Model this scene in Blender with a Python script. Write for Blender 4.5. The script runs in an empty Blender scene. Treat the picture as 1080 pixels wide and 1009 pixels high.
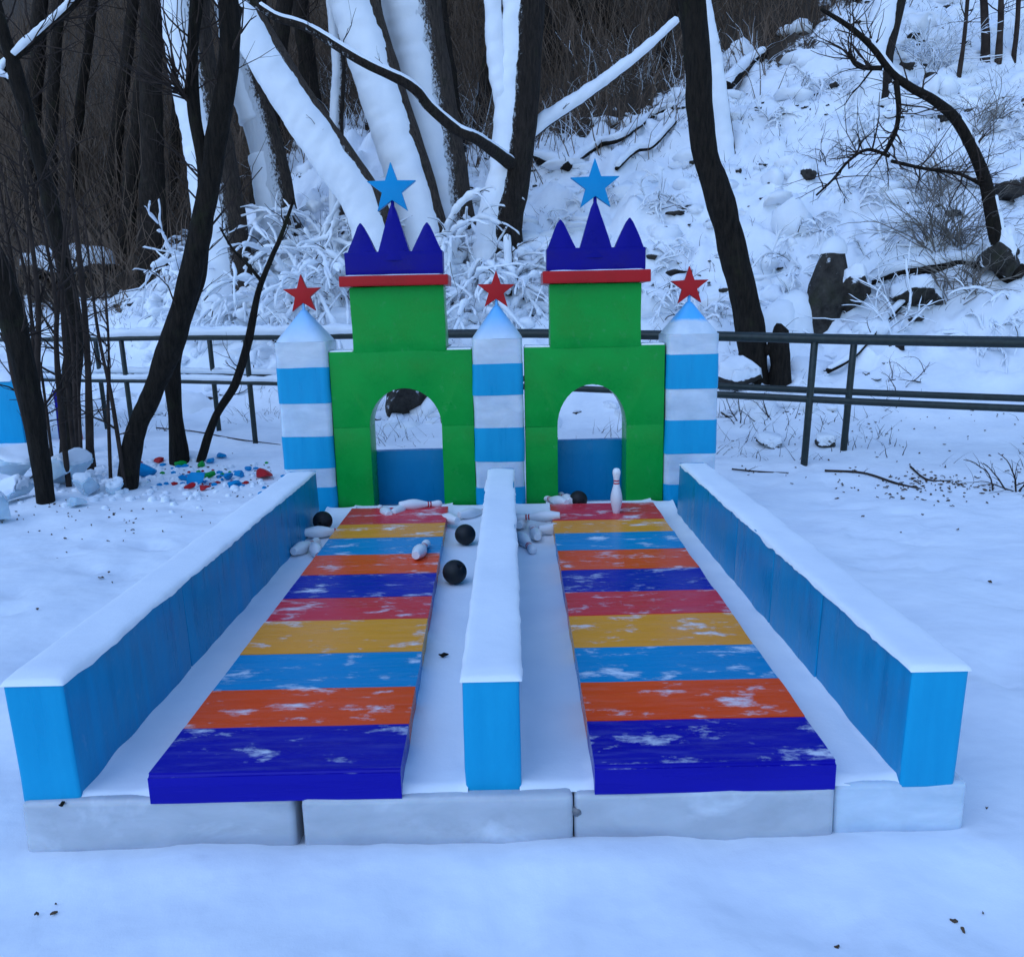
import bpy, bmesh, math, random
import numpy as np
from mathutils import Vector, Matrix, noise as mnoise

random.seed(7)
RNG = np.random.default_rng(7)
R = math.radians
scene = bpy.context.scene
col = scene.collection

# ------------------------------------------------------------------ camera
PW, PH, FPX = 1080.0, 1009.0, 850.0
CAM = Vector((0, 0, 1.7))
PITCH, ROLL = R(11.63), R(1.2)
fw = Vector((0, math.cos(PITCH), -math.sin(PITCH)))
rt0 = Vector((1, 0, 0)); up0 = rt0.cross(fw)
rt = rt0*math.cos(ROLL) - up0*math.sin(ROLL)
up = up0*math.cos(ROLL) + rt0*math.sin(ROLL)
cd = bpy.data.cameras.new('camera'); cam = bpy.data.objects.new('camera', cd); col.objects.link(cam)
m = Matrix((rt, up, -fw)).transposed().to_4x4(); m.translation = CAM
cam.matrix_world = m
cd.sensor_fit = 'HORIZONTAL'; cd.sensor_width = 36.0; cd.lens = 36.0*FPX/PW
cd.clip_start = 0.05; cd.clip_end = 400
scene.camera = cam

# ------------------------------------------------------------------ light
world = bpy.data.worlds.new('World'); scene.world = world; world.use_nodes = True
nt = world.node_tree; nt.nodes.clear()
SUN_EL, SUN_AZ = R(52), R(222)
sky = nt.nodes.new('ShaderNodeTexSky'); sky.sky_type = 'NISHITA'; sky.sun_disc = False
sky.sun_elevation = SUN_EL; sky.sun_rotation = SUN_AZ
sky.air_density = 1.2; sky.dust_density = 0.2; sky.ozone_density = 8.0
bg = nt.nodes.new('ShaderNodeBackground'); bg.inputs[1].default_value = 0.15
wo = nt.nodes.new('ShaderNodeOutputWorld')
tint = nt.nodes.new('ShaderNodeMix'); tint.data_type = 'RGBA'; tint.blend_type = 'MULTIPLY'; tint.inputs[0].default_value = 1.0
tint.inputs[7].default_value = (1.0, 1.0, .99, 1)      # the phone's cold white balance in deep valley shade
nt.links.new(sky.outputs[0], tint.inputs[6]); nt.links.new(tint.outputs[2], bg.inputs[0]); nt.links.new(bg.outputs[0], wo.inputs[0])
sl = bpy.data.lights.new('sun', 'SUN'); sl.energy = 0.6; sl.angle = R(60); sl.color = (0.60, 0.74, 1.0)
sun = bpy.data.objects.new('sun', sl); col.objects.link(sun)
sd = Vector((math.sin(SUN_AZ)*math.cos(SUN_EL), math.cos(SUN_AZ)*math.cos(SUN_EL), math.sin(SUN_EL)))
sun.rotation_euler = sd.to_track_quat('Z', 'Y').to_euler()
scene.view_settings.view_transform = 'Standard'; scene.view_settings.look = 'None'
scene.view_settings.exposure = 0.60; scene.view_settings.gamma = 1.0
scene.view_settings.use_curve_mapping = False

# ------------------------------------------------------------------ pixels to places
def ray(u, v): return rt*((u-PW/2)/FPX) - up*((v-PH/2)/FPX) + fw
def ony(u, v, y):
    d = ray(u, v); return CAM + d*((y-CAM.y)/d.y)
def onz(u, v, z):
    d = ray(u, v); return CAM + d*((z-CAM.z)/d.z)

# ------------------------------------------------------------------ noise
def _h(ix, iy, s):
    n = (ix.astype(np.int64)*374761393 + iy.astype(np.int64)*668265263 + s*974634541) & 0x7fffffff
    n = ((n ^ (n >> 13))*1274126177) & 0x7fffffff
    n = n ^ (n >> 16)
    return (n & 0xffff)/32767.5 - 1.0
def vn(x, y, s=0):
    ix = np.floor(x); iy = np.floor(y); fx = x-ix; fy = y-iy
    fx = fx*fx*fx*(fx*(fx*6-15)+10); fy = fy*fy*fy*(fy*(fy*6-15)+10)
    a = _h(ix, iy, s); b = _h(ix+1, iy, s); c = _h(ix, iy+1, s); d = _h(ix+1, iy+1, s)
    return (a*(1-fx)+b*fx)*(1-fy) + (c*(1-fx)+d*fx)*fy
def fbm(x, y, o=4, s=0):
    t = 0; a = 1.0; n = 0
    for i in range(o):
        c_, s_ = math.cos(.6*i+.3), math.sin(.6*i+.3)
        t = t + a*vn((x*c_-y*s_)*2**i+17*i, (x*s_+y*c_)*2**i-9*i, s+i); n += a; a *= .5
    return t/n
def sstep(a, b, x):
    t = np.clip((x-a)/(b-a), 0, 1); return t*t*(3-2*t)
def splus(t, k): return k*np.logaddexp(0, t/k)

def rail_y(x): return 9.56 - .404*np.clip(x, -9, 8)
def terrain(x, y):
    x = np.asarray(x, float); y = np.asarray(y, float)
    q = (y - rail_y(x) - 1.2)*.93
    k = sstep(-6, 4, x)
    start = 1.2 + (.35-1.2)*k; slope = .56 + .08*k
    t = q - start
    z = slope*splus(t, .7) + .30*splus(q-12, 2.0)
    on = sstep(-.5, 2.5, t)
    z = z + 1.7*np.exp(-((x+4.2)/3.2)**2)*sstep(-.2, 3.2, t)
    z = z + on*(.42*fbm(x*.45, y*.45, 3, 3) + .22*(1-np.abs(fbm(x*1.1, y*1.1, 3, 11)))**2 - .1
                + .42*np.abs(fbm(x*1.7, y*1.7, 2, 31)) + .10*np.abs(fbm(x*4.3, y*4.3, 2, 37)) + .05*fbm(x*8, y*8, 2, 41))
    # trodden snow in front, softly uneven
    flat = 1-on
    z = z + flat*(.028*fbm(x*.8, y*.8, 3, 5) + .028*fbm(x*2.7, y*2.7, 3, 8) + .006*fbm(x*9, y*9, 2, 9))
    # shallow footprints
    for (fx, fy, fa) in (FEET if x.size > 2000 else [f for f in FEET if abs(f[0]-x.flat[0]) < .3 and abs(f[1]-x.flat[0]*0-y.flat[0]) < .3] if x.size == 1 else []):
        dx = x-fx; dy = y-fy
        ca, sa = math.cos(fa), math.sin(fa)
        u = dx*ca+dy*sa; w = -dx*sa+dy*ca
        z = z - .034*np.exp(-((u/.14)**4+(w/.06)**4))
    z = z + .26*np.exp(-np.clip(-1.66-x, 0, 9)**2/.16)*(x < -1.5)*sstep(2.9, 3.9, y)*(1-sstep(5.2, 6.2, y))
    z = z + .20*np.exp(-np.clip(x-1.47, 0, 9)**2/.16)*(x > 1.3)*sstep(3.0, 4.0, y)*(1-sstep(5.2, 6.2, y))
    for (fx, fy, fa) in MOUNDS:
        z = z + fa*np.exp(-((x-fx)**2+(y-fy)**2)/.09)
    # level ground under the platform, snow banked softly against the front of its slabs
    inside = sstep(-1.72, -1.6, x)*(1-sstep(1.42, 1.56, x))*sstep(2.25, 2.42, y)*(1-sstep(6.6, 6.9, y))
    z = z*(1-inside) - .03*inside
    bank = np.exp(-((y-2.28)/.12)**2)*sstep(-1.9, -1.6, x)*(1-sstep(1.4, 1.7, x))
    z = z + bank*(.024+.030*fbm(x*3.5, y*0+2, 3, 77))
    return z
MOUNDS = [(-4.49, 7.57, .07), (-4.1, 8.27, .08), (-4.07, 9.75, .07), (-3.88, 9.75, .05), (-5.1, 9.9, .06), (3.11, 8.3, .03), (3.7, 8.73, .03)]
fr = random.Random(4)
FEET = [(fr.uniform(-3.6, 3.6), fr.uniform(1.2, 9), fr.uniform(0, 6.3)) for i in range(220)]
FEET = [f for f in FEET if not (-2.0 < f[0] < 1.9 and 2.1 < f[1] < 7)]
def gz(x, y): return float(terrain(np.array([x]), np.array([y]))[0])
def gnd(u, v):
    d = ray(u, v); ts = np.arange(1.0, 60, .04)
    P = np.array(CAM)[None, :] + ts[:, None]*np.array(d)[None, :]
    below = P[:, 2] < terrain(P[:, 0], P[:, 1])
    i = int(np.argmax(below)) if below.any() else len(ts)-1
    return Vector(P[i])

# ------------------------------------------------------------------ materials
def newmat(name):
    mt = bpy.data.materials.new(name); mt.use_nodes = True
    n = mt.node_tree; b = n.nodes['Principled BSDF']
    return mt, n, b
def N(n, t, **kw):
    x = n.nodes.new(t)
    for k, v in kw.items(): setattr(x, k, v)
    return x
def L(n, a, b): n.links.new(a, b)
def mapping(n, scale, src='Position'):
    if src == 'Position': s = N(n, 'ShaderNodeNewGeometry').outputs['Position']
    else: s = N(n, 'ShaderNodeTexCoord').outputs[src]
    mp = N(n, 'ShaderNodeMapping'); mp.inputs['Scale'].default_value = scale
    L(n, s, mp.inputs[0]); return mp.outputs[0]
def noise(n, vec, scale, detail=4, rough=.55, dist=0):
    x = N(n, 'ShaderNodeTexNoise'); x.inputs['Scale'].default_value = scale
    x.inputs['Detail'].default_value = detail; x.inputs['Roughness'].default_value = rough
    x.inputs['Distortion'].default_value = dist
    L(n, vec, x.inputs['Vector']); return x.outputs['Fac']
def rng(n, v, a, b, c=0., d=1., smooth=False):
    x = N(n, 'ShaderNodeMapRange'); x.inputs[1].default_value = a; x.inputs[2].default_value = b
    x.inputs[3].default_value = c; x.inputs[4].default_value = d
    if smooth: x.interpolation_type = 'SMOOTHSTEP'
    L(n, v, x.inputs[0]); return x.outputs[0]
def mth(n, op, a, b=None):
    x = N(n, 'ShaderNodeMath', operation=op)
    for i, s in enumerate((a, b)):
        if s is None: continue
        if isinstance(s, (int, float)): x.inputs[i].default_value = s
        else: L(n, s, x.inputs[i])
    return x.outputs[0]
def mix(n, f, a, b):
    x = N(n, 'ShaderNodeMix', data_type='RGBA')
    for i, s in ((0, f), (6, a), (7, b)):
        if isinstance(s, (int, float)): x.inputs[i].default_value = s
        elif isinstance(s, tuple): x.inputs[i].default_value = (*s, 1)
        else: L(n, s, x.inputs[i])
    return x.outputs[2]
def bump(n, b, h, strength=.3, dist=.02, prev=None):
    x = N(n, 'ShaderNodeBump'); x.inputs['Strength'].default_value = strength
    x.inputs['Distance'].default_value = dist; L(n, h, x.inputs['Height'])
    if prev is not None: L(n, prev, x.inputs['Normal'])
    if b is not None: L(n, x.outputs[0], b.inputs['Normal'])
    return x.outputs[0]

SNOW = (.86, .89, .93); SNOW2 = (.78, .82, .88)
def snow_nodes(n):
    p = mapping(n, (1, 1, 1))
    f = noise(n, p, 2.2, 5); c = mix(n, rng(n, f, .35, .65), SNOW2, SNOW)
    h1 = noise(n, p, 16, 5, .6); h2 = noise(n, p, 150, 3, .6)
    nb = bump(n, None, h1, .10, .03); nb = bump(n, None, h2, .12, .003, nb)
    return c, nb
def make_snow():
    mt, n, b = newmat('snow'); c, nb = snow_nodes(n)
    L(n, c, b.inputs['Base Color']); L(n, nb, b.inputs['Normal'])
    b.inputs['Roughness'].default_value = .7; b.inputs['Specular IOR Level'].default_value = .25
    return mt
def make_ground():
    mt, n, b = newmat('snowy_ground'); c, nb = snow_nodes(n)
    at = N(n, 'ShaderNodeAttribute', attribute_name='litter')
    p = mapping(n, (1, 1, 1))
    f = noise(n, p, 3.2, 8, .75)
    s = mth(n, 'ADD', at.outputs['Fac'], mth(n, 'MULTIPLY', mth(n, 'SUBTRACT', f, .5), 1.5))
    k = rng(n, s, .42, .56)
    lc = mix(n, noise(n, p, 9, 6, .7), (.012, .009, .007), (.09, .065, .045))
    L(n, mix(n, k, c, lc), b.inputs['Base Color'])
    nb = bump(n, None, noise(n, p, 4.2, 2, .5), .45, .05, nb); L(n, nb, b.inputs['Normal'])
    b.inputs['Roughness'].default_value = .75; b.inputs['Specular IOR Level'].default_value = .2
    return mt
def make_paint(name, c, c2=None, snowy=0., streak='z', rough=.32, wear=.0):
    mt, n, b = newmat(name)
    c2 = c2 or tuple(x*.72 for x in c)
    sc = {'z': (9, 9, 1.1), 'x': (1.0, 12, 12), 'n': (3, 3, 3)}[streak]
    f = noise(n, mapping(n, sc), 1.6, 5, .6)
    cc = mix(n, rng(n, f, .3, .7), c2, c)
    p = mapping(n, (1, 1, 1))
    g = noise(n, p, 1.7, 3); cc = mix(n, rng(n, g, .45, .8, 0, .35), cc, tuple(min(1, x*1.15) for x in c))
    if wear > 0:       # thin frost where the paint has worn off the ice
        w = noise(n, mapping(n, (7, 7, 5)), 2.3, 7, .7)
        cc = mix(n, rng(n, w, .60, .72, 0, wear), cc, (.55, .66, .76))
    ro = rng(n, f, .3, .7, rough-.1, rough+.15)
    h = noise(n, p, 26, 4)
    if snowy > 0:      # wind-scoured dry snow left lying on top faces
        a = noise(n, mapping(n, (3.0, 6.0, 3)), 1.35, 9, .66, .15)
        a2 = noise(n, mapping(n, (14, 40, 14)), 1.0, 6, .7)
        e = mth(n, 'ADD', mth(n, 'MULTIPLY', a, .8), mth(n, 'MULTIPLY', a2, .2))
        sn = N(n, 'ShaderNodeSeparateXYZ'); L(n, N(n, 'ShaderNodeNewGeometry').outputs['Normal'], sn.inputs[0])
        top = rng(n, sn.outputs[2], .7, .95)
        k = mth(n, 'MULTIPLY', rng(n, e, .560-snowy, .655-snowy, 0, .75), top)
        film = mth(n, 'MULTIPLY', rng(n, noise(n, mapping(n, (3, 26, 3)), 1.6, 6, .7), .5, .8, 0, .09), top)
        cc = mix(n, film, cc, (.62, .66, .72)); cc = mix(n, k, cc, SNOW)
        r2 = N(n, 'ShaderNodeMath', operation='MAXIMUM'); L(n, ro, r2.inputs[0]); L(n, mth(n, 'MULTIPLY', k, .8), r2.inputs[1]); ro = r2.outputs[0]
        nb = bump(n, None, k, .4, .012); bump(n, b, h, .12, .01, nb)
    else: bump(n, b, h, .15, .012)
    L(n, cc, b.inputs['Base Color']); L(n, ro, b.inputs['Roughness'])
    b.inputs['Specular IOR Level'].default_value = .14
    return mt
def make_ice(name, c, c2, dirt=.25):
    mt, n, b = newmat(name)
    p = mapping(n, (1, 1, 1))
    f = noise(n, mapping(n, (2, 2, 5)), 2.2, 5, .6, .4)
    cc = mix(n, rng(n, f, .3, .7), c2, c)
    d = noise(n, mapping(n, (3.1, 3.1, 4)), 1.3, 6, .7)
    cc = mix(n, rng(n, d, .56, .75, 0, dirt), cc, (.24, .26, .31))
    v_ = noise(n, mapping(n, (1.4, 1.4, 2.2)), 1.7, 5, .6, .6)
    cc = mix(n, rng(n, v_, .52, .74, 0, .32), cc, tuple(x*.62 for x in c2)); cc = mix(n, rng(n, v_, .28, .42, .5, 0), cc, SNOW2)
    L(n, cc, b.inputs['Base Color']); b.inputs['Roughness'].default_value = .17
    b.inputs['Coat Weight'].default_value = .25; b.inputs['Coat Roughness'].default_value = .12
    b.inputs['Subsurface Weight'].default_value = .55; b.inputs['Subsurface Radius'].default_value = (.02, .04, .06)
    bump(n, b, noise(n, p, 11, 3), .18, .02)
    return mt
def make_bark(name, c, c2, sc=1.0, powder=None):
    mt, n, b = newmat(name)
    f = noise(n, mapping(n, (14*sc, 14*sc, 2.4*sc)), 2.0, 7, .7)
    p = mapping(n, (1, 1, 1))
    cc = mix(n, rng(n, f, .3, .7), c2, c)
    cc = mix(n, rng(n, noise(n, p, 3.3, 5, .65), .56, .7, 0, .5), cc, (.030, .033, .014))
    cc = mix(n, rng(n, noise(n, mapping(n, (30*sc, 30*sc, 5*sc)), 1.0, 6, .75), .5, .72, 0, .75), cc, tuple(x*.25 for x in c2))
    if powder:      # dry snow blown into the bark on the weather side, thinning out round the trunk
        d = N(n, 'ShaderNodeVectorMath', operation='DOT_PRODUCT'); d.inputs[1].default_value = Vector(powder[:3]).normalized()
        L(n, N(n, 'ShaderNodeNewGeometry').outputs['Normal'], d.inputs[0])
        q = mth(n, 'ADD', d.outputs['Value'], mth(n, 'MULTIPLY', mth(n, 'SUBTRACT', noise(n, mapping(n, (26, 26, 15)), 1.0, 8, .8), .5), 1.5))
        cc = mix(n, rng(n, q, powder[3], powder[3]+.16, 0, .9), cc, SNOW2)
    L(n, cc, b.inputs['Base Color']); b.inputs['Roughness'].default_value = .9
    b.inputs['Specular IOR Level'].default_value = .15
    bump(n, b, f, 1.0, .04)
    return mt
def make_plain(name, c, rough=.5, spec=.5, var=.25, scale=12, metallic=0):
    mt, n, b = newmat(name)
    f = noise(n, mapping(n, (1, 1, 1)), scale, 5, .6)
    L(n, mix(n, rng(n, f, .3, .7), tuple(x*(1-var) for x in c), tuple(min(1, x*(1+var*.4)) for x in c)), b.inputs['Base Color'])
    b.inputs['Roughness'].default_value = rough; b.inputs['Specular IOR Level'].default_value = spec
    b.inputs['Metallic'].default_value = metallic
    bump(n, b, f, .15, .01)
    return mt
def make_rock(name, c, c2):
    mt, n, b = newmat(name); p = mapping(n, (1, 1, 1))
    f = noise(n, p, 5, 8, .72); cc = mix(n, rng(n, f, .32, .68), c2, c)
    cc = mix(n, rng(n, noise(n, p, 2.1, 5, .6), .52, .68, 0, .6), cc, (.035, .038, .018))
    sn = N(n, 'ShaderNodeSeparateXYZ'); L(n, N(n, 'ShaderNodeNewGeometry').outputs['Normal'], sn.inputs[0])
    q = mth(n, 'ADD', sn.outputs[2], mth(n, 'MULTIPLY', mth(n, 'SUBTRACT', noise(n, p, 9, 7, .75), .5), 1.5))
    cc = mix(n, rng(n, q, .38, .52, 0, .95), cc, SNOW2)
    L(n, cc, b.inputs['Base Color']); b.inputs['Roughness'].default_value = .9; b.inputs['Specular IOR Level'].default_value = .15
    bump(n, b, f, .9, .05)
    return mt
def make_spire(name, z0, z1, amount):
    mt, n, b = newmat(name)
    s = N(n, 'ShaderNodeSeparateXYZ'); L(n, N(n, 'ShaderNodeNewGeometry').outputs['Position'], s.inputs[0])
    f = noise(n, mapping(n, (5, 5, 3)), 2, 5)
    z = mth(n, 'ADD', s.outputs[2], mth(n, 'MULTIPLY', mth(n, 'SUBTRACT', f, .5), .08))
    k = rng(n, z, z0, z1, 0, amount, True)
    ice = mix(n, rng(n, f, .3, .7), (.50, .60, .70), (.64, .72, .80))
    L(n, mix(n, k, ice, (.03, .42, .88)), b.inputs['Base Color'])
    b.inputs['Roughness'].default_value = .4
    bump(n, b, noise(n, mapping(n, (1, 1, 1)), 22, 4), .2, .015)
    return mt

M = {}
M['snow'] = make_snow(); M['ground'] = make_ground()
BLUE = (.006, .33, .58); BLUE2 = (.004, .28, .52)
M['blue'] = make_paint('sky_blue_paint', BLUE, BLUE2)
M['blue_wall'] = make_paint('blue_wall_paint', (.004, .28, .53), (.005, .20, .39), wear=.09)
M['panel'] = make_paint('deep_blue_paint', (.001, .24, .52), (.001, .21, .46), wear=.03)
M['green'] = make_paint('green_paint', (.002, .32, .044), (.002, .265, .036), streak='n', wear=.05, rough=.28)
M['navy'] = make_paint('navy_paint', (.002, .001, .22), (.002, .001, .17), streak='n')
M['starblue'] = make_paint('bright_blue_paint', (.002, .26, .54), (.001, .23, .50), streak='n')
M['red'] = make_paint('red_paint', (.46, .014, .018), (.38, .012, .016), streak='n')
STRIPES = {'blue': ((.006, .005, .33), (.005, .004, .28)), 'orange': ((.90, .085, .012), (.82, .07, .01)),
           'sky': ((.003, .26, .52), (.003, .235, .47)), 'yellow': ((.90, .34, .03), (.84, .30, .025)),
           'red': ((.74, .035, .055), (.66, .03, .05))}
for k, (a, b_) in STRIPES.items(): M['s_'+k] = make_paint('stripe_'+k, a, b_, snowy=.02, streak='x', rough=.27)
M['ice'] = make_ice('grey_ice', (.52, .55, .60), (.42, .45, .50), .35)
M['frost'] = make_ice('frosted_ice', (.62, .71, .80), (.46, .56, .66), .12)
M['dirty'] = make_ice('dirty_ice', (.20, .21, .24), (.10, .11, .13), .3)
M['clear'] = make_ice('pale_ice', (.55, .68, .76), (.42, .56, .66), .1)
M['bark'] = make_bark('dark_bark', (.030, .022, .016), (.006, .005, .004))
M['bark_powder'] = make_bark('powdered_bark', (.115, .085, .066), (.03, .023, .019), powder=(-.55, -.80, .25, .42))
M['bark_side'] = make_bark('side_powdered_bark', (.05, .037, .029), (.010, .008, .007), powder=(-.92, -.36, .2, .52))
M['bark2'] = make_bark('brown_bark', (.045, .033, .025), (.009, .007, .006))
M['twig'] = make_plain('twig_bark', (.050, .036, .030), .9, .1, .5, 5)
M['brush'] = make_plain('brush_bark', (.18, .125, .09), .9, .1, .75, 1.2)
M['grey_twig'] = make_plain('grey_twig', (.22, .195, .17), .9, .1, .5, 5)
M['dry'] = make_plain('dry_leaf', (.10, .062, .038), .8, .2, .6, 9)
M['rail'] = make_plain('rail_paint', (.014, .024, .021), .45, .4, .5, 20)
M['pin'] = make_plain('pin_plastic', (.80, .79, .80), .32, .5, .06, 10)
M['ring'] = make_plain('pin_ring', (.55, .03, .05), .35, .5, .2, 10)
M['ball'] = make_plain('black_rubber', (.012, .012, .013), .55, .3, .3, 30)
M['rock'] = make_rock('dark_rock', (.075, .066, .058), (.014, .012, .011))
M['spireL'] = make_spire('spire_wash', 1.46, 1.78, .7); M['spireC'] = make_spire('spire_wash_mid', 1.46, 1.74, .85)
M['spireR'] = make_spire('spire_tip', 1.60, 1.635, .92)

# ------------------------------------------------------------------ object helpers
def link(name, mesh, parent=None, mat=None):
    o = bpy.data.objects.new(name, mesh); col.objects.link(o)
    if mat is not None and not mesh.materials: mesh.materials.append(mat)
    if parent is not None: o.parent = parent
    return o
def tag(o, label=None, cat=None, group=None, kind=None):
    if label: o['label'] = label
    if cat: o['category'] = cat
    if group: o['group'] = group
    if kind: o['kind'] = kind
    return o
def empty(name, loc, label, cat, group=None):
    o = bpy.data.objects.new(name, None); col.objects.link(o); o.location = loc; o.empty_display_size = .1
    return tag(o, label, cat, group)
class MB:
    def __init__(s): s.v = []; s.f = []; s.n = 0
    def add(s, vs, fs):
        s.v.append(np.asarray(vs, float)); s.f += [tuple(i+s.n for i in f) for f in fs]; s.n += len(vs)
    def mesh(s, name, origin=(0, 0, 0), smooth=True):
        me = bpy.data.meshes.new(name)
        v = np.concatenate(s.v) - np.array(origin)[None, :] if s.v else np.zeros((0, 3))
        me.from_pydata(v.tolist(), [], s.f); me.update()
        if smooth: me.polygons.foreach_set('use_smooth', [True]*len(me.polygons))
        return me
    def build(s, name, mat, parent=None, smooth=True, origin=None):
        o0 = tuple(parent.location) if parent is not None and origin is None else (origin or (0, 0, 0))
        if parent is not None and parent.parent is not None and origin is None:
            o0 = tuple(Vector(o0)+parent.parent.location)
        o = link(name, s.mesh(name, o0, smooth), parent, mat)
        if parent is None and origin is not None: o.location = origin
        return o

def autosmooth(me, ang=40):
    me.polygons.foreach_set('use_smooth', [True]*len(me.polygons))
    try: me.set_sharp_from_angle(angle=R(ang))
    except Exception: pass
def jitter(bm, amp, scale=3.0, seed=0.0):
    for v in bm.verts:
        v.co += Vector(mnoise.noise_vector(v.co*scale+Vector((seed, seed*.7, 3.1))))*amp
def bm_obj(bm, name, mat, parent, origin=None, ang=40):
    me = bpy.data.meshes.new(name)
    o0 = Vector(parent.location) if parent is not None and origin is None else Vector(origin or (0, 0, 0))
    if parent is not None and parent.parent is not None and origin is None: o0 += parent.parent.location
    bmesh.ops.translate(bm, verts=bm.verts, vec=-o0)
    bmesh.ops.recalc_face_normals(bm, faces=bm.faces)
    bm.to_mesh(me); bm.free(); autosmooth(me, ang)
    o = link(name, me, parent, mat)
    if parent is None: o.location = o0
    return o
def block_bm(x0, x1, y0, y1, z0, z1, bev=.012, cuts=0, amp=0., seed=0., seg=2):
    bm = bmesh.new(); bmesh.ops.create_cube(bm, size=1)
    for v in bm.verts:
        v.co = Vector((x0 if v.co.x < 0 else x1, y0 if v.co.y < 0 else y1, z0 if v.co.z < 0 else z1))
    if bev: bmesh.ops.bevel(bm, geom=bm.edges[:], offset=bev, segments=seg, affect='EDGES', profile=.6)
    if cuts:
        es = [e for e in bm.edges if e.calc_length() > 2.2*bev+.03]
        bmesh.ops.subdivide_edges(bm, edges=es, cuts=cuts, use_grid_fill=True)
    if amp: jitter(bm, amp, 4.0, seed)
    return bm
def column_bm(x0, x1, y0, y1, z0, z1, bev, amp, seed):
    bm = bmesh.new(); bmesh.ops.create_cube(bm, size=1)
    for v in bm.verts: v.co = Vector((x0 if v.co.x < 0 else x1, y0 if v.co.y < 0 else y1, z0 if v.co.z < 0 else z1))
    es = [e for e in bm.edges if abs(e.verts[0].co.z-e.verts[1].co.z) > .01]
    bmesh.ops.bevel(bm, geom=es, offset=bev, segments=5, affect='EDGES', profile=.5)
    es = [e for e in bm.edges if e.calc_length() > .08]
    bmesh.ops.subdivide_edges(bm, edges=es, cuts=3, use_grid_fill=True)
    if amp: jitter(bm, amp, 5.0, seed)
    return bm
def block(name, mat, parent, x0, x1, y0, y1, z0, z1, bev=.012, cuts=2, amp=.003, seed=None, seg=2):
    return bm_obj(block_bm(x0, x1, y0, y1, z0, z1, bev, cuts, amp, seed if seed is not None else x0*7+z0*3+y0, seg), name, mat, parent)
def prism_bm(pts, y0, y1, bev=.01):
    bm = bmesh.new()
    a = [bm.verts.new((x, y0, z)) for x, z in pts]; b = [bm.verts.new((x, y1, z)) for x, z in pts]
    bm.faces.new(a); bm.faces.new(b[::-1])
    for i in range(len(pts)):
        j = (i+1) % len(pts); bm.faces.new((a[i], b[i], b[j], a[j]))
    bmesh.ops.recalc_face_normals(bm, faces=bm.faces)
    if bev:
        es = [e for e in bm.edges if len(e.link_faces) == 2 and e.calc_face_angle(0) > R(25)]
        bmesh.ops.bevel(bm, geom=es, offset=bev, segments=2, affect='EDGES', profile=.6, clamp_overlap=True)
    return bm

# ---- tubes
def smooth_path(pts, rad, step):
    P = [Vector(p) for p in pts]; out = []; ro = []
    for i in range(len(P)-1):
        p0 = P[max(i-1, 0)]; p1 = P[i]; p2 = P[i+1]; p3 = P[min(i+2, len(P)-1)]
        k = max(1, int(math.ceil((p2-p1).length/step)))
        for j in range(k):
            t = j/k
            q = .5*((2*p1)+(p2-p0)*t+(2*p0-5*p1+4*p2-p3)*t*t+(3*p1-p0-3*p2+p3)*t**3)
            out.append(q); ro.append(rad[i]+(rad[i+1]-rad[i])*t)
    out.append(P[-1]); ro.append(rad[-1])
    return out, ro
def frames(P):
    T = []
    for i in range(len(P)):
        d = P[min(i+1, len(P)-1)]-P[max(i-1, 0)]
        T.append(d.normalized() if d.length > 1e-9 else Vector((0, 0, 1)))
    a = T[0].orthogonal().normalized(); F = []
    for t in T:
        a = (a-t*a.dot(t)); a = a.normalized() if a.length > 1e-6 else t.orthogonal().normalized()
        F.append((t, a, t.cross(a)))
    return F
def tube(mb, P, rad, sides=8, rough=0., freq=3.0, cap=True):
    F = frames(P); vs = []; fs = []
    for i, (p, r) in enumerate(zip(P, rad)):
        t, a, b = F[i]
        for k in range(sides):
            an = 2*math.pi*k/sides; d = a*math.cos(an)+b*math.sin(an)
            rr = r
            if rough: rr = r*(1+rough*mnoise.noise((p+d*r)*freq)+rough*.6*mnoise.noise(Vector(((p.x+d.x*r)*14, (p.y+d.y*r)*14, p.z*3))))
            vs.append(p+d*rr)
    n = len(P)
    for i in range(n-1):
        for k in range(sides):
            k2 = (k+1) % sides
            fs.append((i*sides+k, i*sides+k2, (i+1)*sides+k2, (i+1)*sides+k))
    if cap:
        vs.append(P[0]); vs.append(P[-1]+F[-1][0]*rad[-1]*.6); c0 = n*sides; c1 = c0+1
        for k in range(sides):
            k2 = (k+1) % sides
            fs.append((c0, k2, k)); fs.append((c1, (n-1)*sides+k, (n-1)*sides+k2))
    mb.add([tuple(v) for v in vs], fs)
WIND = Vector((-.62, -.42, .66)).normalized()
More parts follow.
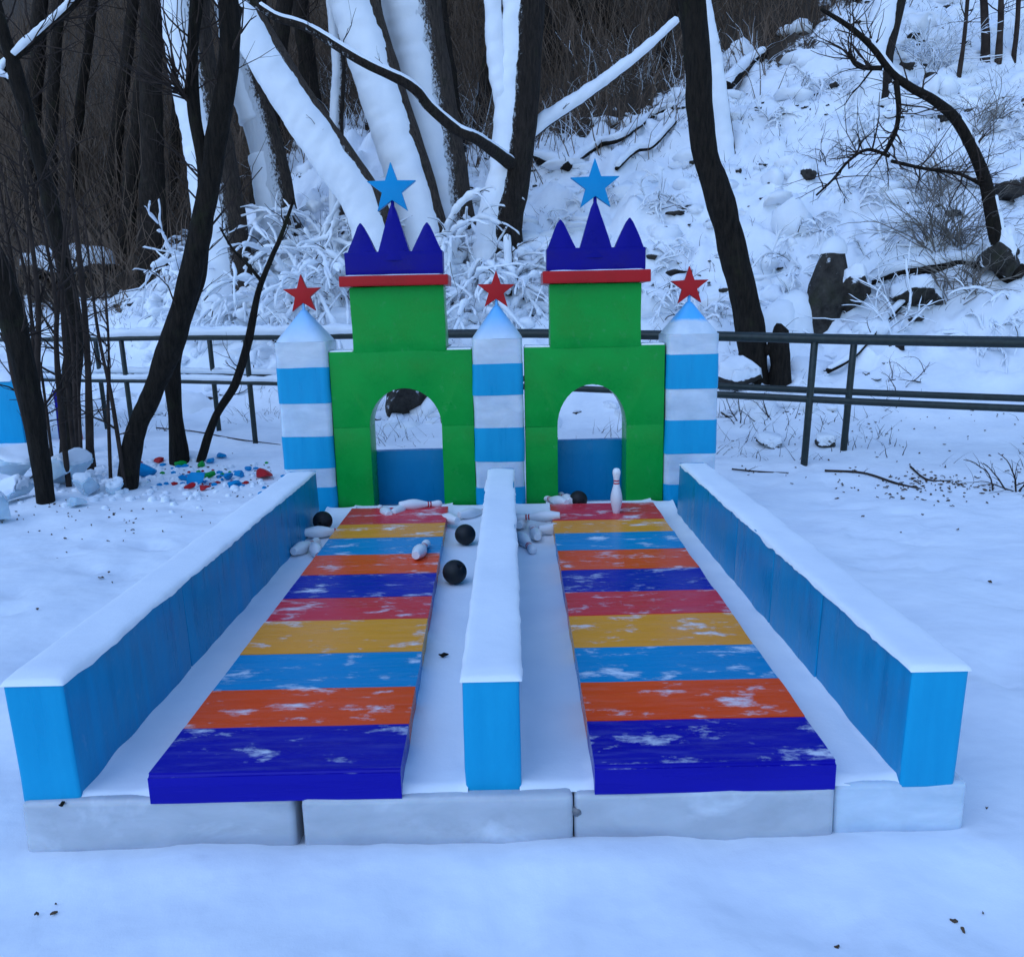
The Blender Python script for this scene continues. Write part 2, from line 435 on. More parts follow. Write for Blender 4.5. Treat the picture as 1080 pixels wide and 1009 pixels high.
def snow_shell(mb, P, rad, thick, half=75, wind=WIND, n=8, rag=.5, cover=1.0, seed=0., gap=-.5):
    """snow clinging to the windward side of a limb: a bulging shell whose edges run into the bark"""
    F = frames(P); rows = []
    for i, (p, r) in enumerate(zip(P, rad)):
        t = F[i][0]; d = wind-t*wind.dot(t)
        if d.length < .05: d = F[i][1].copy()
        d.normalize(); e = t.cross(d)
        s1 = mnoise.noise(p*2.1+Vector((seed, 0, 0))); s2 = mnoise.noise(p*2.3+Vector((0, seed+9, 5)))
        s3 = mnoise.noise(p*9+Vector((3, seed, 7))); s4 = mnoise.noise(p*11+Vector((seed, 8, 2)))
        a0 = R(half)*(1+rag*s1+.4*rag*s3); a1 = R(half)*(1+rag*s2+.4*rag*s4)
        g = mnoise.noise(p*1.3+Vector((seed*3, 1, 4)))
        live = 1.0 if g > gap else 0.05
        if i in (0, len(P)-1): live = .02
        row = []
        for k in range(n+1):
            u = k/n*2-1; an = (a1 if u > 0 else a0)*u*live
            pr = (1-abs(u)**2.6)
            th = thick*live*pr*(1+.55*mnoise.noise(p*5+Vector((u*2, seed, 0)))+.3*mnoise.noise(p*13+Vector((u*3, seed, 4)))) - .06*r*(1-pr) - (.0 if live > .5 else .3*r)
            row.append(p+(d*math.cos(an)+e*math.sin(an))*(r*.99+th))
        rows.append(row)
    vs = [tuple(v) for r_ in rows for v in r_]; fs = []
    for i in range(len(rows)-1):
        for k in range(n):
            a = i*(n+1)+k; fs.append((a, a+1, a+n+2, a+n+1))
    mb.add(vs, fs)
def wander(p, d, length, r0, r1, rnd, n=5, bend=.25, grav=0.):
    P = [Vector(p)]; d = Vector(d).normalized(); rad = [r0]
    for i in range(n):
        d = (d+Vector((rnd.uniform(-1, 1), rnd.uniform(-1, 1), rnd.uniform(-1, 1)))*bend+Vector((0, 0, grav))).normalized()
        P.append(P[-1]+d*(length/n)); rad.append(r0+(r1-r0)*(i+1)/n)
    return P, rad
def twigs_on(mb, P, rad, rnd, count, length, r=.008, bend=.3, grav=.05, t0=.2, sides=4, sub=True, smb=None):
    for i in range(count):
        j = int(rnd.uniform(t0, .98)*(len(P)-1)); p = P[j]
        t = (P[min(j+1, len(P)-1)]-P[max(j-1, 0)]).normalized()
        o = Vector((rnd.uniform(-1, 1), rnd.uniform(-1, 1), rnd.uniform(-.5, 1)))
        d = (o-t*o.dot(t)*.4).normalized()*.8+t*.5
        l = length*rnd.uniform(.4, 1); rr = min(r*rnd.uniform(.6, 1.2), rad[j]*.7)
        Q, q = wander(p, d, l, rr, rr*.3, rnd, 5, bend, grav); tube(mb, Q, q, sides, cap=False)
        if smb is not None and rnd.random() < .7: snow_shell(smb, Q, q, rr*1.1+.006, 80, n=4, wind=Vector((-.3, -.2, .93)), seed=i, gap=-.4)
        if sub:
            for k in range(rnd.randint(1, 3)):
                a = rnd.randint(1, 4); dd = (Q[a]-Q[a-1]).normalized()+Vector((rnd.uniform(-1, 1), rnd.uniform(-1, 1), rnd.uniform(-.6, .8)))*.8
                Q2, q2 = wander(Q[a], dd, l*rnd.uniform(.25, .55), q[a]*.7, q[a]*.25, rnd, 3, bend, grav); tube(mb, Q2, q2, 3, cap=False)

# ================================================================== THE GROUND
def edge(x): return 18.8+4.0*np.exp(-((x+4.5)/3.0)**2)+.30*np.clip(x, 0, 9)+2.2*np.clip(x-9, 0, 30)
def axis(segs):
    out = []
    for a, b, s in segs:
        n = max(1, int(round((b-a)/s))); out += list(np.linspace(a, b, n, endpoint=False))
    out.append(segs[-1][1]); return np.array(out)
XS = axis([(-46, -14, 1.0), (-14, -6, .17), (-6, 6, .075), (6, 14, .15), (14, 46, 1.0)])
YS = axis([(-9, 1, .6), (1, 7, .07), (7, 15, .095), (15, 30, .17), (30, 62, .8)])
gx, gy = np.meshgrid(XS, YS); gzz = terrain(gx, gy)
lit = sstep(-1.2, 1.2, (gy - edge(gx) + 1.6*fbm(gx*.5, gy*.5, 3, 51)))
hillside = sstep(.3, 2.0, (gy-rail_y(gx)-1.2))
lit = np.maximum(lit*.95, hillside*(.10+.22*fbm(gx*.8, gy*.8, 3, 66)+.05*sstep(3, 7, gx)))
nx, ny = len(XS), len(YS)
vv = np.stack([gx.ravel(), gy.ravel(), gzz.ravel()], 1)
idx = np.arange(nx*ny).reshape(ny, nx)
ff = np.stack([idx[:-1, :-1].ravel(), idx[:-1, 1:].ravel(), idx[1:, 1:].ravel(), idx[1:, :-1].ravel()], 1)
me = bpy.data.meshes.new('ground'); me.from_pydata(vv.tolist(), [], ff.tolist())
me.polygons.foreach_set('use_smooth', [True]*len(me.polygons))
at = me.attributes.new('litter', 'FLOAT', 'POINT'); at.data.foreach_set('value', lit.ravel().astype(np.float32))
tag(link('ground', me, None, M['ground']), kind='structure')

# ================================================================== THE ICE BOWLING ALLEY
# ---- platform of ice slabs
plat = empty('ice_platform', (0, 2.36, 0), 'low platform of grey ice slabs under the two striped lanes', 'platform')
cols = [(-1.63, -.734), (-.710, .178), (.182, 1.036), (1.039, 1.475)]
rows_y = [2.352, 3.2, 4.05, 4.9, 5.75, 6.62]
for ci, (xa, xb) in enumerate(cols):
    for ri in range(5):
        ya, yb = rows_y[ri], rows_y[ri+1]-.006
        if ri == 0: ya += (.012, .0, .004, .02)[ci]
        bv = .022 if ri == 0 else .01
        o = block('ice_slab', M['frost' if ci == 3 else 'ice'], plat, xa, xb, ya, yb, -.12, .166, bev=bv, cuts=4 if ri == 0 else 1, amp=.010 if ri == 0 else .002, seed=ci*3.3+ri, seg=3)
# snow along the gutters, banked a little against what stands beside it
def gutter(xl, xr, y0, y1, seed, zb=.166):
    n, k = 150, 12; vs = []; fs = []
    for i in range(n+1):
        y = y0+(y1-y0)*i/n; a, b = xl(y), xr(y)
        for j in range(k+1):
            t = j/k; x = a+(b-a)*t
            w = min(t, 1-t)*(b-a)
            h = .010+.004*mnoise.noise(Vector((x*5, y*5, seed)))+.022*math.exp(-w/.03)*(.55+.7*mnoise.noise(Vector((y*7, seed, t*3))))
            h += .05*math.exp(-((y1-y)/.16)**2)
            if i == 0: h = -.006
            vs.append((x, y+(.010*mnoise.noise(Vector((x*14, seed, 0))) if i == 0 else 0), zb+max(h, -.01)))
    for i in range(n):
        for j in range(k):
            q = i*(k+1)+j; fs.append((q, q+1, q+k+2, q+k+1))
    mb = MB(); mb.add(vs, fs); mb.build('gutter_snow', M['snow'], plat)
LY0, LY1 = 2.36, 5.98
def lerp(a, b, y): return a+(b-a)*(y-LY0)/(LY1-LY0)
LL = lambda y: lerp(-1.196, -1.225, y); LR = lambda y: lerp(-.380, -.490, y)
RL = lambda y: lerp(.248, .283, y); RR = lambda y: lerp(1.030, 1.070, y)
gutter(lambda y: -1.452, lambda y: LL(y)+.004, 2.378, 6.16, 1)
gutter(lambda y: LR(y)-.004, lambda y: -.166, 2.378, 6.16, 2)
gutter(lambda y: .004, lambda y: RL(y)+.004, 2.378, 6.16, 3)
gutter(lambda y: RR(y)-.004, lambda y: 1.256, 2.378, 6.16, 4)
for (xa, xb, sd_) in ((LL(5.98)-.02, LR(5.98)+.02, 5), (RL(5.98)-.02, RR(5.98)+.02, 6)):
    gutter(lambda y: xa, lambda y: xb, 5.97, 6.20, sd_)

# ---- the two striped lanes
bv = [onz(740, v, .262).y for v in (757, 717, 680, 646, 622, 598, 577.5, 559.5, 545.5)]
YB = [LY0]+bv+[LY1]
ORDER = ['blue', 'orange', 'sky', 'yellow', 'red', 'blue', 'orange', 'sky', 'yellow', 'red']
WORD = {'blue': 'dark blue', 'orange': 'orange', 'sky': 'light blue', 'yellow': 'yellow', 'red': 'red'}
def lane(label, fl, fr_, seed):
    root = empty('bowling_lane', ((fl(LY0)+fr_(LY0))/2, LY0, .166), label, 'bowling lane', 'striped ice bowling lanes')
    for i, c in enumerate(ORDER):
        ya, yb = YB[i], YB[i+1]-.0015
        bm = block_bm(0, 1, ya, yb, .160, .262+.002*math.sin(i*2.3+seed), .0, 0, 0)
        if i == 0:
            es = [e for e in bm.edges if all(v.co.y < ya+1e-4 and v.co.z > .25 for v in e.verts)]
            bmesh.ops.bevel(bm, geom=es, offset=.012, segments=3, affect='EDGES')
        bmesh.ops.subdivide_edges(bm, edges=[e for e in bm.edges if e.calc_length() > .2], cuts=6, use_grid_fill=True)
        for v in bm.verts:
            s = mnoise.noise(Vector((v.co.x*3, v.co.y*4, seed)))
            v.co.x = fl(v.co.y)+(fr_(v.co.y)-fl(v.co.y))*v.co.x + .004*s
            v.co.z += .002*s
            if i > 0 and abs(v.co.y-ya) < 1e-4: v.co.y += .006*mnoise.noise(Vector((v.co.x*6, i, seed)))
        o = bm_obj(bm, 'stripe', M['s_'+c], root, ang=35); o['label'] = WORD[c]+' painted stripe across the lane'
    return root
laneL = lane('striped painted ice lane with a fallen white pin lying on it', LL, LR, 1.0)
laneR = lane('striped painted ice lane with one white pin standing at its far end', RL, RR, 5.0)

# ---- low blue walls
def cap_snow(parent, x0, x1, y0, y1, z, h, seed, over=.006, lean=0.):
    """thin snow lying on a wall top, flush with its edges"""
    n = max(8, int((y1-y0)/.03)); T = [0, .012, .04, .09, .2, .35, .5, .65, .8, .91, .96, .988, 1]; H = [0, .35, .68, .88, .97, 1, 1, 1, .97, .88, .68, .35, 0]
    k = len(T)-1; vs = []; fs = []
    for i in range(n+1):
        y = y0+(y1-y0)*max(0, min(1, (i-.0)/n)); e = (0, .55, .85, 1)[min(3, i, n-i)]
        if i == 1: y = y0+.006
        if i == 2: y = y0+.02
        ov = lambda q: .008+.003*mnoise.noise(Vector((y*6, seed, q)))+.004*mnoise.noise(Vector((y*22, seed, q+4)))+.020*max(0, mnoise.noise(Vector((y*3.3, seed+5, q)))-.3)
        xa = x0-ov(0); xb = x1+ov(9)
        dp = .012+.006*mnoise.noise(Vector((y*8, seed, 2)))+.005*mnoise.noise(Vector((y*26, seed, 6)))+.05*max(0, mnoise.noise(Vector((y*3.3, seed+5, 0)))-.3)
        for t, hh in zip(T, H):
            s = hh*e
            zz = z-dp+(h+dp)*s+.006*mnoise.noise(Vector((t*2, y*4, seed)))*s
            vs.append((xa+(xb-xa)*t, y, zz))
    for i in range(n):
        for j in range(k):
            q = i*(k+1)+j; fs.append((q, q+1, q+k+2, q+k+1))
    mb = MB(); mb.add(vs, fs); return mb.build('snow_cap', M['snow'], parent)
def low_wall(label, x0, x1, y0, y1, ztop, cuts, seed, mat, lean=0., capover=.006):
    root = empty('low_ice_wall', ((x0+x1)/2, y0, .166), label, 'ice wall', 'low blue ice walls beside the lanes')
    ys = [y0]+cuts+[y1]
    for i in range(len(ys)-1):
        bm = block_bm(x0, x1, ys[i]+(.0015 if i else 0), ys[i+1]-.0015, .150, ztop, .014 if i == 0 else .006, 4 if i == 0 else 2, .003, seed+i, 3)
        for v in bm.verts:
            v.co.x += lean*(v.co.z-.166)+.002*math.sin(i*5+seed)
            if i == 0 and v.co.z < .3: v.co.x += .004*mnoise.noise(v.co*9)
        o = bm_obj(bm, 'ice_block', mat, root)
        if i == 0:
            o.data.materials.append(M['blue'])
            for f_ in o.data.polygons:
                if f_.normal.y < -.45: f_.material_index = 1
    cap_snow(root, x0+lean*.42, x1+lean*.42, y0-.003, y1, ztop, .011, seed, capover)
    return root
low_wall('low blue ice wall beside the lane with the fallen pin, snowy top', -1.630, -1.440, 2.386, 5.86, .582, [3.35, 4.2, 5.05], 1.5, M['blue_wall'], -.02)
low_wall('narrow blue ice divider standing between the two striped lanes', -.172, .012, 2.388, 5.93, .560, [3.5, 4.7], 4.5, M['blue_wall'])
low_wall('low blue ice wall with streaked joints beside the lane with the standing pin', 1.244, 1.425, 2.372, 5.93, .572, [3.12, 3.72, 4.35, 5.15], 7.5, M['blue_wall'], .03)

# ---- striped turrets
KS = 6.2/6.28
def S(x, z): return x*KS, 1.7+(z-1.7)*KS
def star_bm(cx, cz, Rr, y0, y1, rot=0.):
    pts = []
    for k in range(10):
        a = math.pi/2+rot+k*math.pi/5; r_ = Rr if k % 2 == 0 else Rr*.40
        pts.append((cx+r_*math.cos(a), cz+r_*math.sin(a)))
    return prism_bm(pts, y0, y1, .004)
def turret(label, cx, w, zs, mat, starrot, seed):
    cx *= KS; w *= KS; hw = w/2; TY0, TY1 = 6.16, 6.16+w
    zs = [1.7+(z-1.7)*KS for z in zs]
    root = empty('striped_turret', (cx, TY0+w/2, .166), label, 'ice turret', 'striped ice turrets with red stars')
    for i in range(len(zs)-1):
        white = i % 2 == 0
        d = .003 if white else 0.
        bm_obj(column_bm(cx-hw+d, cx+hw-d, TY0+d, TY1-d, zs[i+1]-.001, zs[i]-.0005, .045, .006, seed), 'ice_block', M['frost'] if white else M['blue'], root, ang=35)
    # spire: square below, rounding in towards the tip
    mb = MB(); vs = []; fs = []; K = 28; z0, z1 = zs[0]-.001, 1.752
    prof = [(0, .985), (.06, .96), (.2, .84), (.4, .66), (.6, .47), (.8, .29), (.93, .17), (1.0, .10)]
    for t, s in prof:
        ex = 5.0-2.8*t
        for k in range(K):
            a = 2*math.pi*k/K; c_, s_ = math.cos(a), math.sin(a)
            rr = 1/((abs(c_)**ex+abs(s_)**ex)**(1/ex))
            rr *= hw*s*(1+.02*mnoise.noise(Vector((c_*2, s_*2, t*3+seed))))
            vs.append((cx+rr*c_, TY0+hw+rr*s_, z0+(z1-z0)*t))
    for i in range(len(prof)-1):
        for k in range(K):
            k2 = (k+1) % K; fs.append((i*K+k, i*K+k2, (i+1)*K+k2, (i+1)*K+k))
    fs.append(tuple(range((len(prof)-1)*K, len(prof)*K))); mb.add(vs, fs)
    mb.build('spire', mat, root)
    sx, sz = cx, 1.7+(1.868-1.7)*KS
    rod = MB(); tube(rod, [Vector((sx, TY0+hw, 1.72)), Vector((sx, TY0+hw, 1.77)), Vector((sx, TY0+hw, sz-.03))], [.016, .012, .010], 8); rod.build('star_rod', mat, root)
    bm_obj(star_bm(sx, sz, .153, TY0+hw-.022, TY0+hw+.022, starrot), 'star', M['red'], root, ang=30)
    return root
turret('striped ice turret with a frosted spire, beside the blue wall and the fallen pins', -1.600, .41, [1.512, 1.315, 1.042, .780, .530, .375, .150], M['spireL'], .03, 2.)
turret('striped ice turret behind the narrow divider, between the two green gates', -.093, .395, [1.506, 1.315, 1.074, .820, .552, .345, .150], M['spireC'], -.02, 5.)
turret('striped ice turret with a blue tipped spire, beside the gate with the standing pin', 1.412, .41, [1.512, 1.357, 1.094, .848, .585, .339, .130], M['spireR'], .02, 9.)

# ---- green castle gates
def gate(label, g, seed):
    GY0, GY1 = 6.20, 6.46
    P = {k: S(*v) for k, v in g.items() if k not in ('crown', 'mid', 'rot')}
    (xl, zsh), (xr, _) = P['sl'], P['sr']
    (al, zs_), (ar, _) = P['al'], P['ar']; atop = P['at'][1]
    root = empty('castle_gate', ((xl+xr)/2, GY0, .166), label, 'ice gate', 'green ice castle gates')
    spring = zs_
    block('pillar', M['green'], root, xl, al, GY0, GY1, .14, spring, .0012, 3, .002, seed)
    block('pillar', M['green'], root, ar, xr, GY0, GY1, .14, spring, .0012, 3, .002, seed+3)
    ca, rx, rz = (al+ar)/2, (ar-al)/2, atop-spring
    pts = [(xl, spring+.0005), (xl, zsh), (xr, zsh), (xr, spring+.0005)]
    for k in range(21):
        a = math.pi*k/20; pts.append((ca+rx*math.cos(a), spring+.0005+rz*math.sin(a)))
    bm_obj(prism_bm(pts, GY0, GY1-.004, .0012), 'arch', M['green'], root, ang=30)
    (tl, tz), (tr, _) = P['tl'], P['tr']
    block('tower', M['green'], root, tl, tr, GY0-.003, GY1-.01, zsh-.012, tz, .012, 4, .006, seed+6)
    (cl, c1), (cr, c0) = P['cl'], P['cr']
    for xa, xb in ((xl+.004, tl-.004), (tr+.004, xr-.004)):
        bm = block_bm(xa, xb, GY0+.006, GY1-.01, zsh-.006, zsh+.012, .006, 3, .005, seed+xa, 2); bm_obj(bm, 'snow', M['snow'], root, ang=80)
    o = block('cornice', M['red'], root, cl, cr, GY0-.07, GY1+.04, tz+.001, c1, .008, 3, .003, seed+8)
    cmb = MB(); vs = []; fs = []; n, k = 40, 8
    for i in range(n+1):
        for j in range(k+1):
            x = cl+.01+(cr-cl-.02)*i/n; y = GY0-.064+(GY1-GY0+.1)*j/k
            e = min(i, n-i, 3)/3*(min(j, k-j, 1.5)/1.5)
            vs.append((x, y, c1-.006+e*(.024+.012*mnoise.noise(Vector((x*6, y*4, seed))))))
    for i in range(n):
        for j in range(k): q = i*(k+1)+j; fs.append((q, q+k+1, q+k+2, q+1))
    cmb.add(vs, fs); cmb.build('snow', M['snow'], o)
    yc = (GY0+GY1)/2-.09
    cp = [S(*p) for p in g['crown']]; zb0, zsd = cp[0][1], cp[1][1]
    block('crown', M['navy'], root, cp[0][0], cp[-1][0], yc-.07, yc+.07, zb0, cp[3][1]-.012, .010, 4, .006, seed+20)
    def spike(xa, xb, xp, z0, z1, dy, nm='crown_spike'):
        bm = bmesh.new(); n_ = 8
        for i in range(n_+1):
            t = i/n_; cx_ = xa+(xb-xa)*.5; x_ = cx_+(xp-cx_)*t; hw_ = (xb-xa)/2*(1-t)+.012*t*(1 if t < 1 else .4); hy = dy*(1-.72*t)
            r_ = [bm.verts.new((x_+a_*hw_, yc+b_*hy, z0+(z1-z0)*t)) for a_, b_ in ((-1, -.78), (0, -1), (1, -.78), (1, .78), (0, 1), (-1, .78))]
            if i:
                for k in range(6): bm.faces.new((pr_[k], pr_[(k+1) % 6], r_[(k+1) % 6], r_[k]))
            pr_ = r_
        bm.faces.new(pr_); jitter(bm, .006, 6, seed+xa); bm_obj(bm, nm, M['navy'], root, ang=22)
    m0, m1 = S(*g['mid'][0]), S(*g['mid'][-1]); pk = S(*g['mid'][2]); pk2 = S(*g['mid'][3])
    spike(cp[1][0]+.003, cp[3][0]+.006, cp[2][0], cp[3][1]-.03, cp[2][1]+.004, .066)
    spike(cp[6][0]-.006, cp[8][0]-.003, cp[7][0], cp[6][1]-.03, cp[7][1]+.004, .066)
    spike(m0[0], m1[0], (pk[0]+pk2[0])/2, m0[1], pk[1]+.052, .080)
    sx, sz = S(*g['star'])
    rod = MB(); tube(rod, [Vector((sx, yc, pk[1]-.03)), Vector((sx, yc, pk[1]+.05)), Vector((sx, yc, sz-.03))], [.016, .013, .010], 8); rod.build('star_rod', M['navy'], root)
    bm_obj(star_bm(sx, sz, .190, yc-.025, yc+.025, g['rot'][0]), 'star', M['starblue'], root, ang=30)
    block('backboard', M['panel'], root, al-.03, ar+.03, GY1+.035, GY1+.13, .14, P['bk'][1], .01, 3, .005, seed+11)
    return root
gate('green ice castle gate at the end of the lane with the fallen pin',
     dict(sl=(-1.392, 1.428), sr=(-.290, 1.428), al=(-1.108, .840), ar=(-.542, .840), at=(0, 1.140), tl=(-1.205, 1.912), tr=(-.487, 1.9),
          cl=(-1.265, 1.99), cr=(-.448, 1.92), bk=(0, .600), star=(-.850, 2.614), rot=(0.0, 0),
          crown=[(-1.222, 2.0), (-1.212, 2.19), (-1.099, 2.372), (-.985, 2.178), (-.925, 2.172), (-.790, 2.172), (-.722, 2.18), (-.597, 2.368), (-.484, 2.185), (-.484, 2.0)],
          mid=[(-.985, 2.10), (-.965, 2.18), (-.872, 2.46), (-.832, 2.46), (-.735, 2.18), (-.715, 2.10)]), 1.)
gate('green ice castle gate at the end of the lane with the standing pin',
     dict(sl=(.114, 1.432), sr=(1.200, 1.432), al=(.366, .815), ar=(.908, .815), at=(0, 1.140), tl=(.316, 1.905), tr=(1.014, 1.9),
          cl=(.262, 1.996), cr=(1.072, 1.91), bk=(0, .655), star=(.664, 2.612), rot=(0.01, 0),
          crown=[(.290, 2.0), (.292, 2.19), (.401, 2.369), (.521, 2.175), (.560, 2.172), (.760, 2.172), (.806, 2.172), (.925, 2.372), (1.036, 2.185), (1.036, 2.0)],
          mid=[(.524, 2.09), (.545, 2.19), (.645, 2.455), (.681, 2.455), (.784, 2.19), (.804, 2.09)]), 4.)

# ---- bowling pins and balls
PIN = [(0, .0265), (.004, .029), (.03, .034), (.08, .045), (.118, .0495), (.155, .0465), (.20, .036), (.235, .0265), (.262, .0228), (.285, .0235), (.31, .0275), (.335, .0325), (.352, .0328), (.368, .0285), (.377, .019), (.3805, .006)]
def lathe(prof, K=20, cap=True):
    vs = []; fs = []
    for z, r in prof:
        for k in range(K): a = 2*math.pi*k/K; vs.append((r*math.cos(a), r*math.sin(a), z))
    n = len(prof)
    for i in range(n-1):
        for k in range(K): k2 = (k+1) % K; fs.append((i*K+k, i*K+k2, (i+1)*K+k2, (i+1)*K+k))
    if cap: fs.append(tuple(range(K))[::-1]); fs.append(tuple(range((n-1)*K, n*K)))
    return vs, fs
def prof_at(z):
    for (z0, r0), (z1, r1) in zip(PIN[:-1], PIN[1:]):
        if z0 <= z <= z1: return r0+(r1-r0)*(z-z0)/(z1-z0)
    return .02
PS = .87
pin_me = None; ring_me = []
def pin(label, loc, rot, group='white bowling pins'):
    global pin_me
    if pin_me is None:
        a = MB(); v, f = lathe(PIN, 22); a.add(np.array(v)*PS, f); pin_me = a.mesh('pin_body'); pin_me.materials.append(M['pin']); autosmooth(pin_me, 50)
        for za, zb in ((.248, .260), (.270, .282)):
            b = MB(); v, f = lathe([(za, prof_at(za)), (za, prof_at(za)+.0007), (zb, prof_at(zb)+.0007), (zb, prof_at(zb))], 22, False)
            b.add(np.array(v)*PS, f); r_ = b.mesh('ring'); r_.materials.append(M['ring']); ring_me.append(r_)
    root = empty('bowling_pin', loc, label, 'bowling pin', group); root.rotation_euler = rot
    link('pin_body', pin_me, root)
    for r_ in ring_me: link('ring', r_, root)
    return root
def lying(label, u, v, head, zf=.178, roll=0., tilt=3.6, dz=0.):
    p = onz(u, v, zf); d = Vector((math.cos(R(head)), math.sin(R(head)), math.sin(R(-tilt)))).normalized()
    q = d.to_track_quat('Z', 'Y')
    loc = Vector((p.x, p.y, zf+.043+dz))-d*(.13*PS); loc.z = zf+.043+dz
    pin(label, loc, q.to_euler())
p = onz(650, 541, .262); pin('white bowling pin standing upright on the red end stripe', (p.x, p.y, .263), (0, 0, .3))
lying('white bowling pin lying on the painted stripes, base towards the players', 443, 587, 84, .262)
lying('white pin lying next to the blue wall with its red rings towards the lane', 337, 566, 20, .19)
lying('white pin lying in the gutter at the pile beside the blue wall, lower one', 319, 583, 75, .180)
lying('white pin lying against its neighbour at the edge of the lane beside the blue wall', 334, 586, -68, .182)
lying('white pin lying against the back panel of the fallen-pin lane, leaning on another', 437, 541, 18, .225, dz=.03)
lying('white pin lying on the snow in front of the green gate pillar', 407, 545, 112, .225)
lying('white pin lying under another before the blue back panel', 422, 543, 70, .225)
lying('white pin lying at the far corner of the lane near a black ball', 474, 552, 125, .21)
lying('white pin half buried in snow at the foot of the middle turret', 497, 546, 40, .18)
lying('topmost white pin of the heap beside the divider', 574, 556, 172, .20, dz=.045)
lying('white pin lying on its side in the heap, against the divider', 550, 556, 80, .185)
lying('white pin at the bottom of the heap beside the divider, base forward', 565, 568, 95, .180)
lying('white pin of the heap with its head towards the players', 553, 575, -75, .180)
lying('white pin lying against the lane edge under snow', 585, 563, 10, .185)
lying('white pin lying in the arch of the gate, nearest the black ball', 598, 531, 100, .23)
lying('white pin lying in the arch of the gate against the green pillar', 589, 533, 120, .23)
ball_me = None
def ball(label, u, v, zf, rad=.07):
    global ball_me
    if ball_me is None:
        bm = bmesh.new(); bmesh.ops.create_uvsphere(bm, u_segments=28, v_segments=18, radius=.07)
        # two finger holes and a moulding seam
        for v_ in bm.verts:
            for hx, hz in ((.2, .93), (-.2, .93), (0, .82)):
                d = Vector((hx, -.25 if hz < .9 else .15, hz)).normalized()
                if v_.co.normalized().dot(d) > .988: v_.co *= .86
        ball_me = bpy.data.meshes.new('bowling_ball'); bm.to_mesh(ball_me); bm.free(); autosmooth(ball_me, 35)
    p = onz(u, v, zf); o = link('bowling_ball', ball_me, None, M['ball']); o.location = (p.x, p.y, zf+.069)
    o.rotation_euler = (u*.7, v*.3, u)
    tag(o, label, 'bowling ball', 'black bowling balls')
ball('black ball in the gutter close beside the orange and dark blue stripes', 480, 615, .178)
ball('black ball in the gutter beside the yellow stripe, by the divider', 491, 574, .178)
ball('black ball wedged behind pins in the corner by the blue wall', 341, 559, .20)
ball('black ball lying in the green arch behind the standing pin', 610, 536, .205)

# ================================================================== PIPE RAILINGS
def railing(label, off, ztop, zmid, xs, snow_to, parentgroup='pipe railings', xa=-9.0, xb=7.5, both=True):
    def pt(x, z): return Vector((x, 9.56-.404*x+off, z))
    root = empty('pipe_railing', pt(3.11, 0), label, 'railing', parentgroup)
    def bar(name, z, r, sag):
        pts = [pt(xa+(xb-xa)*i/16, z(xa+(xb-xa)*i/16)+sag*math.sin(i*1.9)) for i in range(17)]
        mb = MB(); P, rd = smooth_path(pts, [r]*17, .5); tube(mb, P, rd, 10); return mb.build(name, M['rail'], root), P, rd
    zt = lambda x: min(1.455, ztop+.012-.03*(x-3.1)); zm = lambda x: min(zmid+.085, zmid-.03*(x-3.1))
    o, P, rd = bar('top_rail', zt, .046, .004)
    o2, P2, rd2 = bar('middle_rail', zm, .036, .004)
    for oo, PP, RR_, th in ((o, P, rd, .085), (o2, P2, rd2, .06)):
        sel = [(p, r_) for p, r_ in zip(PP, RR_) if p.x < snow_to]
        if len(sel) > 3:
            Q, q = smooth_path([a for a, _ in sel], [b for _, b in sel], .08)
            mb = MB(); snow_shell(mb, Q, q, th, 62, wind=Vector((0, 0, 1)), rag=.25, seed=off, gap=-.62); mb.build('rail_snow', M['snow'], oo)
    for x in xs:
        a = pt(x, 0); z0 = gz(a.x, a.y)-.25
        lean = .05 if x > 2 else -.02
        mb = MB(); tube(mb, [Vector((a.x-lean, a.y, z0)), Vector((a.x-lean*.5, a.y, (z0+zt(x))/2)), Vector((a.x, a.y, zt(x)-.02))], [.036]*3, 10); mb.build('post', M['rail'], root)
railing('dark pipe railing nearer the alley, its posts standing in trodden snow', 0, 1.36, .76, [3.11, -.12, -3.54, -5.6, -7.7, 5.6], -1.7)
railing('dark pipe railing running just behind the other one along the slope', .68, 1.36, .80, [3.70, -.25, -4.4, -6.5, 6.2], -1.7)

